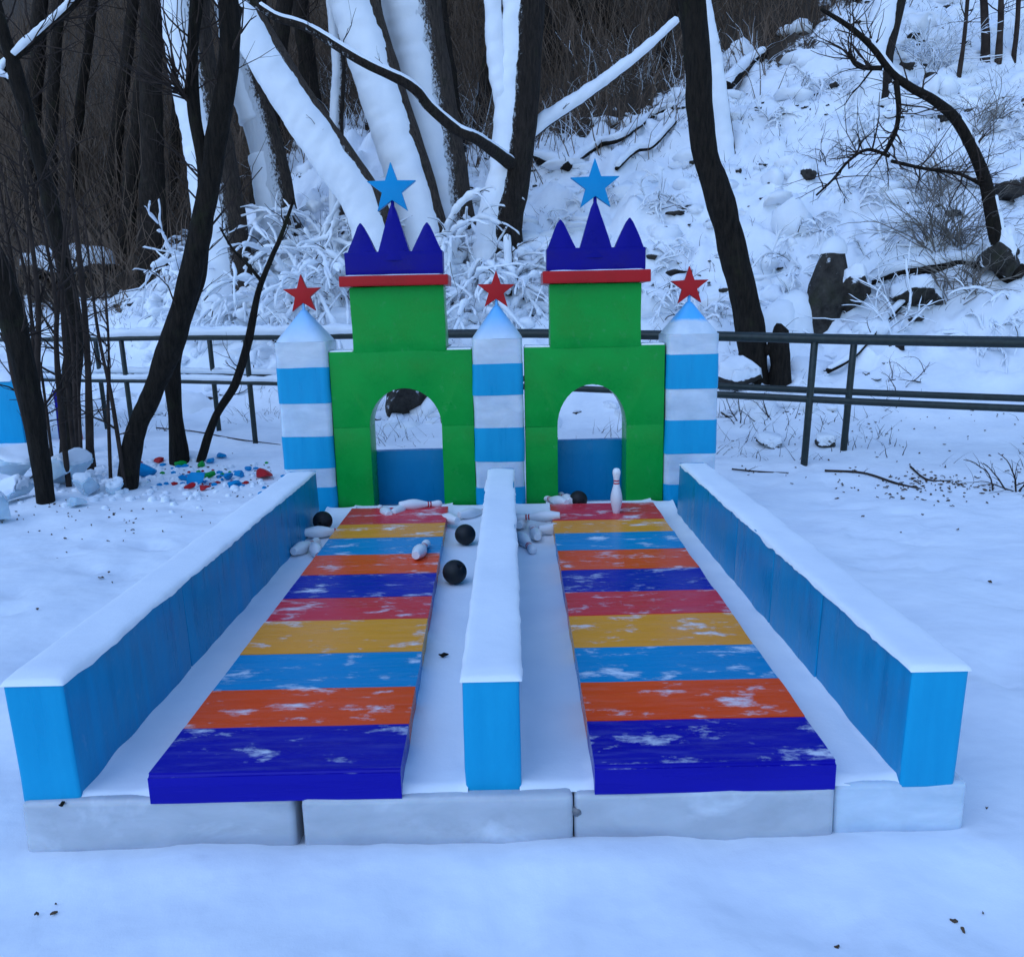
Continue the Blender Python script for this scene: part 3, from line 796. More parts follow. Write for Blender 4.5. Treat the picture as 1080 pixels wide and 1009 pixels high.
# ================================================================== ROCKS AND RUBBLE
def lump(name, mat, loc, size, seed, label, cat, group=None, snow=.0, angular=.0, sub=3, rotz=0., flat=None, sink=.25):
    bm = bmesh.new(); bmesh.ops.create_icosphere(bm, subdivisions=sub, radius=1)
    rnd = random.Random(seed)
    planes = [(Vector((rnd.gauss(0, 1), rnd.gauss(0, 1), rnd.gauss(0, 1))).normalized(), rnd.uniform(.42, .78)) for i in range(14)]
    for v in bm.verts:
        c = v.co.copy()
        if angular:
            for nrm, d in planes:
                k = c.dot(nrm)
                if k > d: c -= nrm*(k-d)*angular
        c *= 1+.08*mnoise.noise(v.co*1.7+Vector((seed, 0, 0)))+.035*mnoise.noise(v.co*5+Vector((0, seed, 0)))+.02*mnoise.noise(v.co*13)
        v.co = Vector((c.x*size[0], c.y*size[1], c.z*size[2]))
    bmesh.ops.rotate(bm, verts=bm.verts, cent=(0, 0, 0), matrix=Matrix.Rotation(rotz, 3, 'Z'))
    me = bpy.data.meshes.new(name); bm.to_mesh(me); autosmooth(me, 28)
    o = link(name, me, None, mat); o.location = Vector(loc)+Vector((0, 0, size[2]*(1-sink)))
    tag(o, label, cat, group)
    if snow:
        sb = bm.copy()
        kill = [f for f in sb.faces if f.normal.z < .35+.3*mnoise.noise(f.calc_center_median()*4/max(size)+Vector((seed, 0, 0)))]
        bmesh.ops.delete(sb, geom=kill, context='FACES')
        bd = {v for e in sb.edges if e.is_boundary for v in e.verts}
        for v in sb.verts:
            h = snow*(.15 if v in bd else 1)*(1+.4*mnoise.noise(v.co*5)); v.co += Vector((0, 0, h))+(v.normal*h*.2 if v not in bd else v.normal*-.02)
        m2 = bpy.data.meshes.new('snow'); sb.to_mesh(m2); sb.free(); m2.polygons.foreach_set('use_smooth', [True]*len(m2.polygons))
        link('snow', m2, o, M['snow'])
    bm.free()
    return o
def g(u, v): return gnd(u, v)
# standing stone and rocks on the slope
p = g(868, 336)
prof = [(-.35, .22), (0, .25), (.25, .28), (.55, .27), (.8, .23), (.97, .17), (1.08, .11), (1.15, .04)]
def stone_part(pr, grow, dz):
    mb = MB(); vs = []; fs = []; K = 22
    for z_, r_ in pr:
        for k in range(K):
            a = 2*math.pi*k/K; q = Vector(((r_+grow)*math.cos(a)+.08*z_, (r_+grow)*.8*math.sin(a), z_+dz)); q += Vector(mnoise.noise_vector(q*2.2))*.09+Vector(mnoise.noise_vector(q*9))*.018
            vs.append((p.x+q.x, p.y+q.y, p.z+q.z))
    for i in range(len(pr)-1):
        for k in range(K): k2 = (k+1) % K; fs.append((i*K+k, i*K+k2, (i+1)*K+k2, (i+1)*K+k))
    fs.append(tuple(range((len(pr)-1)*K, len(pr)*K))); mb.add(vs, fs); return mb
st = empty('standing_stone', p, 'tall dark standing stone with a rounded top on the slope behind the railing posts', 'stone')
stone_part(prof, 0, -.06).build('stone', M['rock'], st); stone_part([(.93, .185), (.97, .19), (1.03, .17), (1.10, .12), (1.15, .03)], .012, -.03).build('snow', M['snow'], st)
for dx_, dy_, k_ in ((-.42, .10, .85), (-.62, -.05, .6)):
    p = p+Vector((dx_, dy_, 0)); stone_part([(-.5, .5*k_), (0, .46*k_), (.22*k_, .38*k_), (.40*k_, .24*k_), (.48*k_, .06)], 0, 0).build('snow', M['snow'], st); p = p-Vector((dx_, dy_, 0))
for (u, v, sx, sz, sd_, lb) in [
    (1056, 292, .46, .40, 11, 'large snow-topped dark boulder under the bent grey branch'),
    (898, 324, .36, .30, 12, 'low dark rock in the snow beside the tall standing stone'),
    (965, 322, .5, .20, 13, 'long low rock under the snow-laden dead branches'),
    (775, 412, .38, .26, 14, 'dark rock at the foot of the bare black trunk'),
    (812, 470, .24, .09, 15, 'small flat dark stone under the double railing'),
    (868, 470, .2, .09, 16, 'small dark stone beside the railing post'),
    (1066, 215, .4, .3, 17, 'grey rock poking from the hillside beside the bent branch'),
    (852, 190, .16, .14, 18, 'small pointed grey stone on the open snow slope'),
    (428, 434, .45, .35, 19, 'dark rock seen through the arch of the fallen-pin gate')]:
    p = g(u, v); lump('boulder', M['rock'], p, (sx, sx*.8, sz), sd_, lb, 'rock', 'rocks on the slope', .10 if v < 420 else .04, .95, 4, sd_*.7, sink=.62 if v > 440 else .4)
# long ledge at the forest edge, left
p = g(75, 300); lump('rock_ledge', M['rock'], p, (1.5, .8, .42), 23, 'long dark ledge with a thick snow cap behind the bare saplings', 'rock', None, .20, .7, 4, .15, sink=.15)
# heap of broken ice, left
for i, (u, v, sx, sy, sz, lb) in enumerate([
    (22, 505, .30, .26, .24, 'largest white ice chunk of the heap, beside the leaning trunk'),
    (72, 512, .34, .24, .20, 'pale ice chunk in the heap behind the leaning trunk'),
    (18, 528, .26, .20, .13, 'grey-blue ice slab lying low in the heap'),
    (92, 522, .20, .16, .11, 'greenish ice chunk at the edge of the heap'),
    (-8, 552, .22, .2, .16, 'snow-dusted ice lump cut by the edge of the heap'),
    (45, 492, .25, .2, .16, 'small white ice chunk at the back of the heap'),
    (80, 535, .14, .1, .06, 'flat splinter of ice before the heap'),
    (120, 520, .12, .1, .07, 'small clear ice fragment beside the forked tree')]):
    p = g(u, v); lump('ice_chunk', M['clear'], p, (sx*1.02, sy*1.0, sz*1.1), 40+i, lb, 'ice', 'broken ice heap', .03 if i != 6 else 0, 1.0, 4, i*.9)
# coloured chips of painted ice on the snow
chips = [(150, 503, 'b', .15, 'largest blue ice chip, beside the forked tree'), (168, 488, 'r', .07, 'red ice chip lying beyond the forked tree'), (208, 510, 'b', .13, 'bright blue ice chip among the red bits'),
         (200, 516, 'r', .06, 'small red ice chip against the bright blue one'), (215, 517, 'r', .055, 'thin red ice splinter in front of the chips'), (222, 504, 'g', .07, 'green ice chip among the blue chips'),
         (240, 505, 'b', .065, 'small blue ice chip next to the green one'), (252, 504, 'b', .07, 'blue ice chip close to the striped turret'), (248, 514, 'b', .08, 'rounded blue ice chip near the red block'),
         (280, 505, 'r', .10, 'large red ice chip beside the low blue wall'), (190, 492, 'g', .07, 'green ice chip beyond the bright blue one'), (212, 492, 'g', .055, 'small green ice chip under the thin trunk'),
         (222, 489, 'b', .065, 'blue ice chip at the foot of the thin leaning trunk'), (193, 507, 'b', .06, 'tiny blue ice chip left over beside the largest'), (262, 496, 'b', .05, 'tiny pale blue ice chip by the turret'),
         (146, 489, 'r', .05, 'tiny red ice chip behind the forked tree'), (234, 483, 'b', .07, 'dark blue ice chip behind the chip field')]
for i, (u, v, c, s, lb) in enumerate(chips):
    p = g(u, v); lump('ice_chip', {'b': M['starblue'], 'r': M['red'], 'g': M['green']}[c], p, (s*1.3, s*.95, s*.75), 70+i, lb, 'ice chip', 'painted ice chips on the snow', .0, 1.0, 2, i*1.3)
cr = random.Random(31)
for cname, mt, lb in (('blue_ice_crumbs', 'starblue', 'tiny blue ice crumbs scattered among the painted chips'), ('red_ice_crumbs', 'red', 'tiny red ice crumbs scattered among the painted chips'), ('green_ice_crumbs', 'green', 'tiny green ice crumbs scattered among the painted chips'), ('snow_crumbs', 'snow', 'loose snow crumbs around the chips and the ice heap')):
    mb = MB()
    for k in range({'starblue': 46, 'red': 18, 'green': 14, 'snow': 220}[mt]):
        q = gnd(cr.gauss(212, 38), cr.gauss(504, 8)) if mt != 'snow' else gnd(cr.gauss(140, 80), cr.gauss(508, 14)); w = cr.uniform(.012, .04)*(1 if mt != 'snow' else 1.5)
        z = gz(q.x, q.y); vs = [(q.x+w*cr.uniform(.5, 1.2)*math.cos(a_), q.y+w*cr.uniform(.5, 1.2)*math.sin(a_), z+zz*w) for zz in (-.3, .5) for a_ in (0, 1.2, 2.4, 3.7, 5.0)]+[(q.x, q.y, z+w*.8)]
        mb.add(vs, [(i_, (i_+1) % 5, (i_+1) % 5+5, i_+5) for i_ in range(5)]+[(i_+5, (i_+1) % 5+5, 10) for i_ in range(5)])
    tag(mb.build(cname, M[mt], None, mt == 'snow'), lb, 'ice crumbs', kind='stuff')
# another painted ice piece at the far left
p = g(8, 468); root = empty('painted_ice_barrier', p, 'bright blue painted ice barrier with snowy top beyond the saplings', 'ice wall')
bl = lambda n_, mt, x0, x1, y0, y1, z0, z1: block(n_, mt, root, p.x+x0, p.x+x1, p.y+y0, p.y+y1, p.z+z0, p.z+z1, .02, 2, .01)
bl('ice_block', M['blue'], -1.6, .25, 0, .5, -.1, .92)
bl('ice_block', M['navy'], .58, .72, .3, .5, -.1, .74)
bl('ice_block', M['red'], .80, .95, .05, .3, -.1, .30)
vs = [(p.x-1.6+1.87*i/16, p.y-.02+.54*j/6, p.z+.92-.02+.14*min(1, min(i, 16-i)/2)*min(1, min(j, 6-j)/1.5)*(1+.3*math.sin(i*1.7+j))) for i in range(17) for j in range(7)]
fs = [(i*7+j, (i+1)*7+j, (i+1)*7+j+1, i*7+j+1) for i in range(16) for j in range(6)]
mb = MB(); mb.add(vs, fs); mb.build('snow_cap', M['snow'], root)

# ================================================================== TREES
def px_path(pts, Y):
    """pixel outline of a stem at the distance of its foot: (u, v, half width in px, depth offset)"""
    P = []; Rr = []
    for q in pts:
        y = Y+(q[3] if len(q) > 3 else 0); P.append(ony(q[0], q[1], y)); Rr.append(q[2]/FPX*y)
    return P, Rr
def tree(label, foot, stems, mat='bark', snow=None, twigs=(0, 1), seed=0, name='bare_tree', group=None, Y=None, cat='tree', snowy_twigs=False):
    """stems[0] is the trunk, the rest limbs; foot is the pixel where the trunk meets the ground"""
    f = gnd(*foot) if Y is None else Vector((ony(*foot, Y).x, Y, 0)); Yf = f.y
    f.z = gz(f.x, f.y)
    root = empty(name, f, label, cat, group)
    rnd = random.Random(seed); allp = []
    tw = MB(); sn = MB()
    for i, st in enumerate(stems):
        P, Rr = px_path(st['p'], Yf)
        if i == 0:
            P[0] = Vector((P[0].x, P[0].y, min(P[0].z, gz(P[0].x, P[0].y)-.2-1.7*Rr[0])))
            Rr[0] *= 1.25
        # the top runs on out of the picture
        if st.get('ext'):
            d = (P[-1]-P[-2]).normalized(); P.append(P[-1]+d*st['ext']); Rr.append(Rr[-1]*.75)
        Q, q = smooth_path(P, Rr, max(.07, Rr[0]*.55))
        mb = MB(); tube(mb, Q, q, 20 if Rr[0] > .08 else 8, (.05 if st.get('snow', snow) and Rr[0] > .1 else .2) if Rr[0] > .06 else .14, 2.6)
        o = mb.build('trunk' if i == 0 else 'limb', M[mat], root)
        s = st.get('snow', snow)
        if s:
            Q2, q2 = smooth_path(Q, q, .06 if Yf < 20 else .12)
            sm = MB(); snow_shell(sm, Q2, q2, s[0], s[1], wind=Vector(s[2]).normalized() if len(s) > 2 else WIND, n=14, rag=.13, seed=seed+i, gap=s[3] if len(s) > 3 else -.55)
            sm.build('snow', M['snow'], o)
        allp.append((Q, q))
    if twigs[0]:
        for Q, q in allp: twigs_on(tw, Q, q, rnd, twigs[0], twigs[1], r=.012, t0=.25, smb=sn if snowy_twigs else None)
        tag(tw.build('twigs', M['twig'], root), kind='stuff')
        if snowy_twigs and sn.n: tag(sn.build('twig_snow', M['snow'], root), kind='stuff')
    return root
SIDE = (-.75, -.5, .42)
# -- near trees, left of the alley
tree('dark bare trunk leaning over the heap of broken ice', (48, 530), [
    dict(p=[(50, 535, 8), (40, 470, 10), (26, 390, 12), (8, 320, 13), (-20, 250, 14), (-60, 160, 15)], ext=2)], twigs=(24, 1.1), seed=1)
tree('dark forked tree with a leaning trunk, coloured ice chips at its foot', (128, 514), [
    dict(p=[(126, 516, 9.5), (142, 462, 10), (162, 410, 10.5), (183, 355, 12), (202, 290, 11), (215, 225, 11), (226, 160, 10.5), (238, 90, 9.5), (243, 40, 9.5), (241, 0, 9.5), (236, -40, 9)], ext=2.5),
    dict(p=[(214, 235, 8), (215, 180, 7), (205, 120, 6), (203, 60, 6), (207, 0, 6), (209, -50, 5)], ext=2),
    dict(p=[(205, 110, 4), (190, 95, 3), (183, 82, 2.5)])], twigs=(28, 1.0), seed=2)
tree('slim dark trunk crossing behind the forked tree', (190, 486), [
    dict(p=[(189, 487, 8.5), (185, 440, 8), (181, 395, 8), (190, 350, 7.5), (207, 300, 7), (215, 255, 6.5), (222, 190, 6), (235, 110, 5)], ext=1)], twigs=(10, .8), seed=3)
tree('thin leaning trunk rising towards the first red star', (205, 486), [
    dict(p=[(203, 487, 4.2), (225, 445, 4), (248, 405, 4.5), (262, 360, 4.5), (272, 310, 3.4), (285, 275, 2.6), (296, 250, 2.2), (310, 210, 1.5)]),
    dict(p=[(276, 297, 2.2), (262, 280, 1.8), (245, 262, 1.4), (232, 240, 1)])], twigs=(5, .5), seed=4)
tree('tall thin dark tree among the saplings behind the ice heap', (68, 478), [
    dict(p=[(70, 480, 9), (74, 420, 9), (78, 350, 9), (66, 270, 8), (45, 180, 7), (20, 90, 7), (0, 20, 6), (-15, -40, 5)], ext=1.5),
    dict(p=[(20, 90, 3.5), (5, 75, 3), (40, 40, 3), (75, 8, 3), (95, -20, 3)], snow=(.05, 80, (-.2, -.2, .95)))], twigs=(26, 1.1), seed=5)
sap = random.Random(12)
sl_ = ['at the ice heap', 'bending to the forked tree', 'with a kinked stem', 'standing very upright', 'split low down', 'leaning away from the railing', 'close behind the leaning trunk', 'with drooping twigs', 'crossing its neighbours', 'at the railing corner', 'with a long bare whip', 'beside the blue barrier', 'with a pale stem', 'bowed towards the snow']
for i in range(14):
    u0 = sap.uniform(30, 135); v0 = sap.uniform(478, 520); u1 = u0+sap.uniform(-55, 20); v1 = sap.uniform(120, 330)
    um = (u0+u1)/2+sap.uniform(-12, 12)
    r0 = sap.uniform(1.5, 4.0)
    tree('slender bare sapling '+sl_[i], (u0, v0), [dict(p=[(u0, v0+2, r0), ((u0+um)/2+sap.uniform(-4, 4), v0*.7+v1*.3, r0*.85), (um, v0*.42+v1*.58, r0*.7), (u1, v1, r0*.3)])],
         mat='twig', twigs=(9, .8), seed=100+i, name='sapling', group='bare saplings behind the ice heap', cat='sapling')
# -- big snow-plastered trunks behind the railing
BIG = (.05, 78, (-.42, -.88, .2), -1.1)
tree('broad snow-plastered trunk rising behind the first blue star', (462, 280), [
    dict(p=[(458, 285, 25), (440, 215, 24), (414, 130, 23), (392, 60, 23), (373, 0, 23), (362, -40, 22)], ext=3, snow=BIG)], mat='bark_powder', seed=21, twigs=(8+4, .8), Y=15.2)
tree('straight snow-plastered trunk with a dark bark edge beside the blue star', (468, 268), [
    dict(p=[(478, 285, 30), (468, 220, 30), (452, 120, 29), (441, 50, 28), (434, 0, 28), (430, -40, 27)], ext=3, snow=(.05, 70, (-.62, -.76, .2), -1.1))], mat='bark_powder', seed=22, twigs=(8+4, .8), Y=16.1)
tree('snowy trunk leaning far over behind the thicket', (405, 270), [
    dict(p=[(412, 275, 22), (392, 232, 21), (355, 172, 21), (318, 118, 20), (283, 62, 19), (252, 5, 18), (225, -50, 17)], ext=3, snow=(.05, 80, (-.6, -.72, .45), -1.1))], mat='bark_powder', seed=23, twigs=(8+6, .8), Y=14.4)
tree('thick snowy trunk behind the dark forked tree', (222, 222), [
    dict(p=[(238, 235, 24), (226, 180, 23), (212, 110, 22), (200, 40, 21), (196, -30, 20)], ext=3, snow=(.06, 74, (-.65, -.75, .2), -.7))], mat='bark_powder', seed=24, twigs=(4, .8), Y=16.0)
tree('snow-streaked dark trunk leaning between the snowy ones', (280, 190), [
    dict(p=[(300, 210, 18), (282, 160, 17), (262, 90, 16), (248, 20, 15), (240, -30, 14)], ext=3, snow=(.05, 60, (-.8, -.6, .2), -.2))], mat='bark_powder', seed=25, twigs=(6, .8), Y=16.8)
tree('slim snowy trunk standing between the leaning snowy trunks', (350, 160), [
    dict(p=[(352, 180, 6), (356, 130, 6), (358, 70, 6), (352, 10, 5), (350, -30, 5)], ext=2, snow=(.03, 75, (-.8, -.5, .3), -.7))], mat='bark_powder', seed=26, twigs=(4, .6), Y=16.5)
tree('dark old tree with a snowy flank, one long dark limb and one white limb', (528, 282), [
    dict(p=[(522, 285, 26), (528, 240, 22), (538, 190, 20), (545, 130, 20), (550, 60, 20), (553, 0, 20), (555, -40, 19)], ext=3, snow=(.06, 62, (-.90, -.42, .15), -1.1)),
    dict(p=[(540, 174, 7, -.2), (505, 148, 5.5, -1.6), (480, 136, 5.2, -1.8), (452, 112, 5, -2.0), (432, 90, 4.8, -2.2), (380, 64, 4.4, -2.4), (325, 30, 4, -2.4), (290, 18, 3.6, -2.4), (258, -4, 3.2, -2.4), (235, -22, 3, -2.4)], snow=(.022, 60, (0, -.05, 1), -.4)),
    dict(p=[(548, 150, 7, .1), (575, 128, 6.5, .2), (620, 98, 5.5, .3), (665, 65, 4.2, .4), (700, 35, 3, .5), (716, 20, 2.2, .5)], snow=(.045, 105, (-.1, -.8, .6), -.95)),
    dict(p=[(540, 130, 10, -.05), (528, 80, 9, -.1), (524, 30, 9, -.1), (522, -30, 8, -.1)], ext=1.5, snow=(.05, 95, (-.7, -.6, .3), -.95))], mat='bark_side', seed=27, twigs=(6, .8))
# -- right-hand trees
tree('bare black trunk bending up the slope behind the right gate', (793, 402), [
    dict(p=[(795, 412, 17), (793, 370, 15), (786, 320, 14), (775, 270, 14), (760, 215, 14), (744, 165, 13), (737, 110, 13), (735, 50, 12), (729, 0, 12), (725, -40, 12)], ext=3)], mat='bark', seed=31, twigs=(3, .7))
tree('short broken stump beside the bare black trunk', (822, 402), [
    dict(p=[(822, 404, 13), (823, 385, 11), (821, 365, 11.5), (823, 350, 8.5), (820, 343, 4)]),
    dict(p=[(806, 372, 5), (814, 366, 5), (822, 360, 5)])], mat='bark', seed=32, name='stump', cat='stump')
tree('snow-coated dead trunk standing behind the bare black trunk', (762, 160), [
    dict(p=[(764, 168, 12), (758, 120, 11), (752, 65, 9), (744, 20, 8), (738, -20, 7)], snow=(.06, 95, (-.5, -.8, .3), -.9), ext=1)], mat='bark_powder', seed=33, twigs=(6, .6))
tree('tree with one snowy side standing high on the slope', (922, 92), [
    dict(p=[(918, 96, 16), (926, 60, 14), (938, 10, 13), (950, -40, 12)], snow=(.07, 80, (-.9, -.4, .2), -.9), ext=3)], mat='bark_side', seed=34, twigs=(8, 1.0))
tree('bent grey branchy tree arching across the hillside', (1062, 290), [
    dict(p=[(1068, 296, 9), (1050, 245, 7), (1040, 195, 6), (1026, 158, 5.2), (1008, 126, 5), (985, 106, 4.4), (960, 92, 4), (940, 76, 3.4), (920, 50, 3), (895, 28, 2.4), (866, 10, 1.6)], snow=(.02, 50, (0, -.1, 1), .05)),
    dict(p=[(945, 85, 3), (948, 115, 2.6), (944, 140, 2.4), (933, 162, 2)]),
    dict(p=[(938, 165, 1.8), (915, 158, 1.6), (895, 170, 1.4), (878, 190, 1.2), (861, 206, 1)]),
    dict(p=[(940, 170, 1.8), (975, 178, 1.6), (1010, 183, 1.6), (1035, 195, 2)]),
    dict(p=[(930, 72, 2.5), (905, 70, 2), (895, 55, 1.5)])], mat='bark', seed=35, twigs=(22, .9))
for i, (u, v, u1, r, lb) in enumerate([(1040, 60, 1036, 4, 'slim bare tree high on the slope, forked'), (1052, 66, 1056, 3, 'thin bare tree beside the forked one high on the slope'), (1068, 62, 1075, 2.5, 'thinnest bare tree at the top of the snow slope'), (1010, 80, 1022, 2.2, 'whip-thin tree on the snow slope below the forked one')]):
    tree(lb, (u, v), [dict(p=[(u, v+4, r), ((u+u1)/2+1, v*.5, r*.9), (u1, -20, r*.8)], ext=2)], mat='twig', seed=200+i, twigs=(10, 1.2), name='slim_tree', group='slim trees on the slope')
# -- dark trunks of the wood behind
wood = random.Random(5)
wl = [(18, 11), (60, 6), (105, 8), (150, 15), (176, 6), (300, 10), (335, 12), (395, 9), (480, 14), (505, 9), (590, 10), (625, 7), (655, 12), (690, 7), (790, 9), (835, 7), (120, 9), (40, 8), (270, 12), (700, 10)]
wn = ['at the edge of the dark wood', 'with ivy-dark bark in the wood', 'broad and black behind the saplings', 'broad and shaggy behind the forked tree', 'slim, next to the shaggy broad trunk', 'behind the far-leaning snowy trunk', 'deep in the wood behind the slim snowy trunk', 'between the two broad snowy trunks', 'behind the old tree with the long limb', 'slim, behind the old tree', 'under the white limb', 'slender, under the white limb tip', 'behind the tip of the white limb', 'slender, behind the bare black trunk', 'above the open slope', 'slender, above the open slope', 'slim, between the broad dark trunks', 'slender, behind the first saplings', 'between the leaning snowy trunks', 'leaning behind the bare black trunk']
for i, (u, r) in enumerate(wl):
    Y = wood.uniform(20, 24)
    if u > 560: Y += (u-560)*.012
    v0 = 180; x = ony(u, v0, Y).x; zb = gz(x, Y)
    d = Vector((x, Y, zb))-CAM; w = d.dot(fw); v0 = PH/2-FPX*d.dot(up)/w; u0 = PW/2+FPX*d.dot(rt)/w
    le = wood.uniform(-40, 40)
    tree('dark bare trunk '+wn[i], (u0, v0), [dict(p=[(u0, v0+4, r*.85), (u0+le*.3, v0*.6, r*.72), (u0+le*.7, v0*.2-10, r*.65), (u0+le, -60, r*.55)], ext=4)], mat='bark2', Y=Y, seed=300+i, twigs=(26, 2.0), group='dark trunks in the wood')

# ================================================================== SHRUBS AND THICKET
_i = bmesh.new(); bmesh.ops.create_icosphere(_i, subdivisions=3, radius=1)
PIL = np.array([v.co[:] for v in _i.verts]); PILF = [tuple(v.index for v in f_.verts) for f_ in _i.faces]; _i.free()
def fat_snow(mb, P, rd, th, rnd):
    """a thick rounded roll of snow lying along a bough, breaking off here and there"""
    a = rnd.randint(0, max(0, len(P)//6)); b = len(P)-rnd.randint(0, max(1, len(P)//6))
    while a < b-2:
        e = min(b, a+rnd.randint(6, 26))
        if e-a < 3: break
        m_ = e-a; Q = []; rr = []
        for i in range(m_):
            p = P[a+i]; en = min(i, m_-1-i); k = (.62, .88, .97, 1)[min(en, 3)]
            w = th*(.8+.8*mnoise.noise(p*6.5))+rd[a+i]*.5
            Q.append(p+Vector((0, 0, w*.42))); rr.append(w*k)
        tube(mb, Q, rr, 8, .12, 6.0)
        a = e+(rnd.randint(1, 3) if rnd.random() < .4 else -2)
def shrub(label, foot, n, length, seed, snowy=True, name='snowy_shrub', group='snow-laden shrubs', r0=.022, arch=-.16, spread=.8, mat='twig', thick=.035, sub=4, cat='shrub', Y=None):
    f = gnd(*foot); rnd = random.Random(seed)
    root = empty(name, f, label, cat, group); st = MB(); sn = MB()
    for i in range(n):
        b = f+Vector((rnd.uniform(-.3, .3), rnd.uniform(-.2, .2), -.05)); b.z = gz(b.x, b.y)-.04
        d = Vector((rnd.uniform(-1, 1)*spread, rnd.uniform(-1, .6)*spread, 1))
        l = length*rnd.uniform(.5, 1); rr = r0*rnd.uniform(.6, 1.2)
        P, rd = wander(b, d, l, rr, rr*.35, rnd, 9, .26, arch)
        P, rd = smooth_path(P, rd, .07); tube(st, P, rd, 6, cap=False)
        if snowy and thick > .03: fat_snow(sn, P, rd, thick*rnd.uniform(.6, 1.3), rnd)
        elif snowy: snow_shell(sn, P, rd, thick*rnd.uniform(.7, 1.3), 95, wind=Vector((-.25, -.45, .85)), n=6, rag=.3, seed=seed+i, gap=-.5)
        for k in range(sub):
            j = rnd.randint(len(P)//4, len(P)-2); t = (P[j+1]-P[j]).normalized()
            dd = t+Vector((rnd.uniform(-1, 1), rnd.uniform(-1, .7), rnd.uniform(-.4, .8)))*.9
            Q, q = wander(P[j], dd, l*rnd.uniform(.2, .5), rd[j]*.6, rd[j]*.2, rnd, 5, .22, arch*.6); tube(st, Q, q, 4, cap=False)
            if snowy and rnd.random() < .75:
                Q, q = smooth_path(Q, q, .07)
                if thick > .03 and rnd.random() < .4: fat_snow(sn, Q, q, thick*.6*rnd.uniform(.5, 1.1), rnd)
                else: snow_shell(sn, Q, q, thick*.7*rnd.uniform(.6, 1.2), 100, wind=Vector((-.25, -.45, .85)), n=5, rag=.3, seed=seed+i+k*.3, gap=-.45)
    if snowy and thick > .03:
        for k in range(n+6):
            c = Vector((f.x+rnd.gauss(0, .42*length), f.y+rnd.gauss(0, .3), 0)); c.z = gz(c.x, c.y)+rnd.random()**3*.22*length; w = rnd.uniform(.06, .20)
            n_ = 1+.5*fbm(PIL[:, 0]*1.3+c.x*3, PIL[:, 1]*1.3+PIL[:, 2]*1.1+c.z*4, 3, 7)
            sn.add(PIL*n_[:, None]*np.array([w*rnd.uniform(.8, 1.5), w, w*.75])+np.array(c), PILF)
    tag(st.build('branches', M[mat], root), kind='stuff')
    if snowy: tag(sn.build('snow', M['snow'], root), kind='stuff')
    return root
SH = [((235, 300), 9, 1.9, 'behind the forked tree'), ((285, 320), 10, 2.1, 'behind the first red star'), ((330, 315), 10, 2.2, 'at the foot of the leaning snowy trunk'), ((370, 320), 9, 1.9, 'behind the first green tower'),
      ((400, 285), 8, 1.7, 'under the first blue star'), ((485, 290), 10, 1.9, 'at the foot of the old dark tree'), ((505, 320), 9, 1.5, 'behind the middle turret'), ((265, 270), 9, 2.0, 'higher up behind the first red star'),
      ((340, 265), 9, 2.0, 'between the leaning trunk and the slim trunk'), ((215, 330), 8, 1.3, 'just behind the snow-topped rail'), ((545, 300), 6, 1.2, 'beside the thin stake by the second star'), ((300, 355), 8, 1.2, 'low by the rail near the first turret'),
      ((460, 330), 8, 1.3, 'between the first tower and the middle turret'), ((190, 290), 7, 1.5, 'at the foot of the ledge')]
for i, (ft, n, l, lb) in enumerate(SH): shrub('snow-laden drooping shrub '+lb, ft, n+2, l*1.15, 400+i, r0=.022, thick=.052, sub=5, arch=-.22)
EX = [(172, 318, 'by the ledge end'), (205, 262, 'behind the snow plastered trunk foot'), (250, 332, 'under the snowy rail, low and round'), (232, 285, 'between the forked tree and the rail'), (268, 345, 'touching the snow-topped rail'), (310, 290, 'leaning on the far-leaning trunk'),
      (352, 290, 'hidden partly by the first crown'), (330, 330, 'just left of the first tower top'), (300, 255, 'with long white wands'), (375, 255, 'at the foot of the leaning trunk, small'), (425, 300, 'between the two broad trunks and the crown'), (480, 262, 'against the straight snowy trunk'),
      (500, 345, 'low behind the middle spire'), (515, 300, 'at the root of the old dark tree'), (555, 280, 'beside the standing stake'), (560, 320, 'low before the open slope')]
for i, (u, v, lb) in enumerate(EX):
    shrub('smaller snow-laden bush '+lb, (u, v), 10, .9+.045*((i*7) % 16), 450+i, r0=.016, thick=.052, sub=5, arch=-.28, group='small bushes of the snowy thicket')
HB = [((600, 235), 'beside the second blue star'), ((588, 300), 'left of the second crown'), ((640, 210), 'above the second blue star'), ((700, 215), 'between the star and the bare black trunk'), ((705, 270), 'right of the second crown'), ((690, 315), 'above the third red star'), ((745, 330), 'behind the last spire'),
      ((830, 290), 'left of the standing stone'), ((850, 240), 'above the standing stone'), ((815, 130), 'near the top of the open slope'), ((860, 90), 'under the wood on the open slope'), ((905, 205), 'under the arching branch tip'), ((930, 260), 'right above the standing stone'), ((900, 140), 'below the one-sided snowy tree, small'), ((840, 345), 'just above the top rail'), ((1045, 350), 'above the rail under the boulder'), ((960, 180), 'in the curve of the bent tree'), ((1065, 150), 'high beside the bent tree')]
for i, (ft, lb) in enumerate(HB):
    shrub('low snow-dusted brush '+lb, ft, 16, .55+.05*((i*5) % 9), 600+i, r0=.008, thick=.028, sub=7, arch=-.2, spread=1.3, name='snowy_brush', group='snow-dusted brush on the slope', cat='brush')
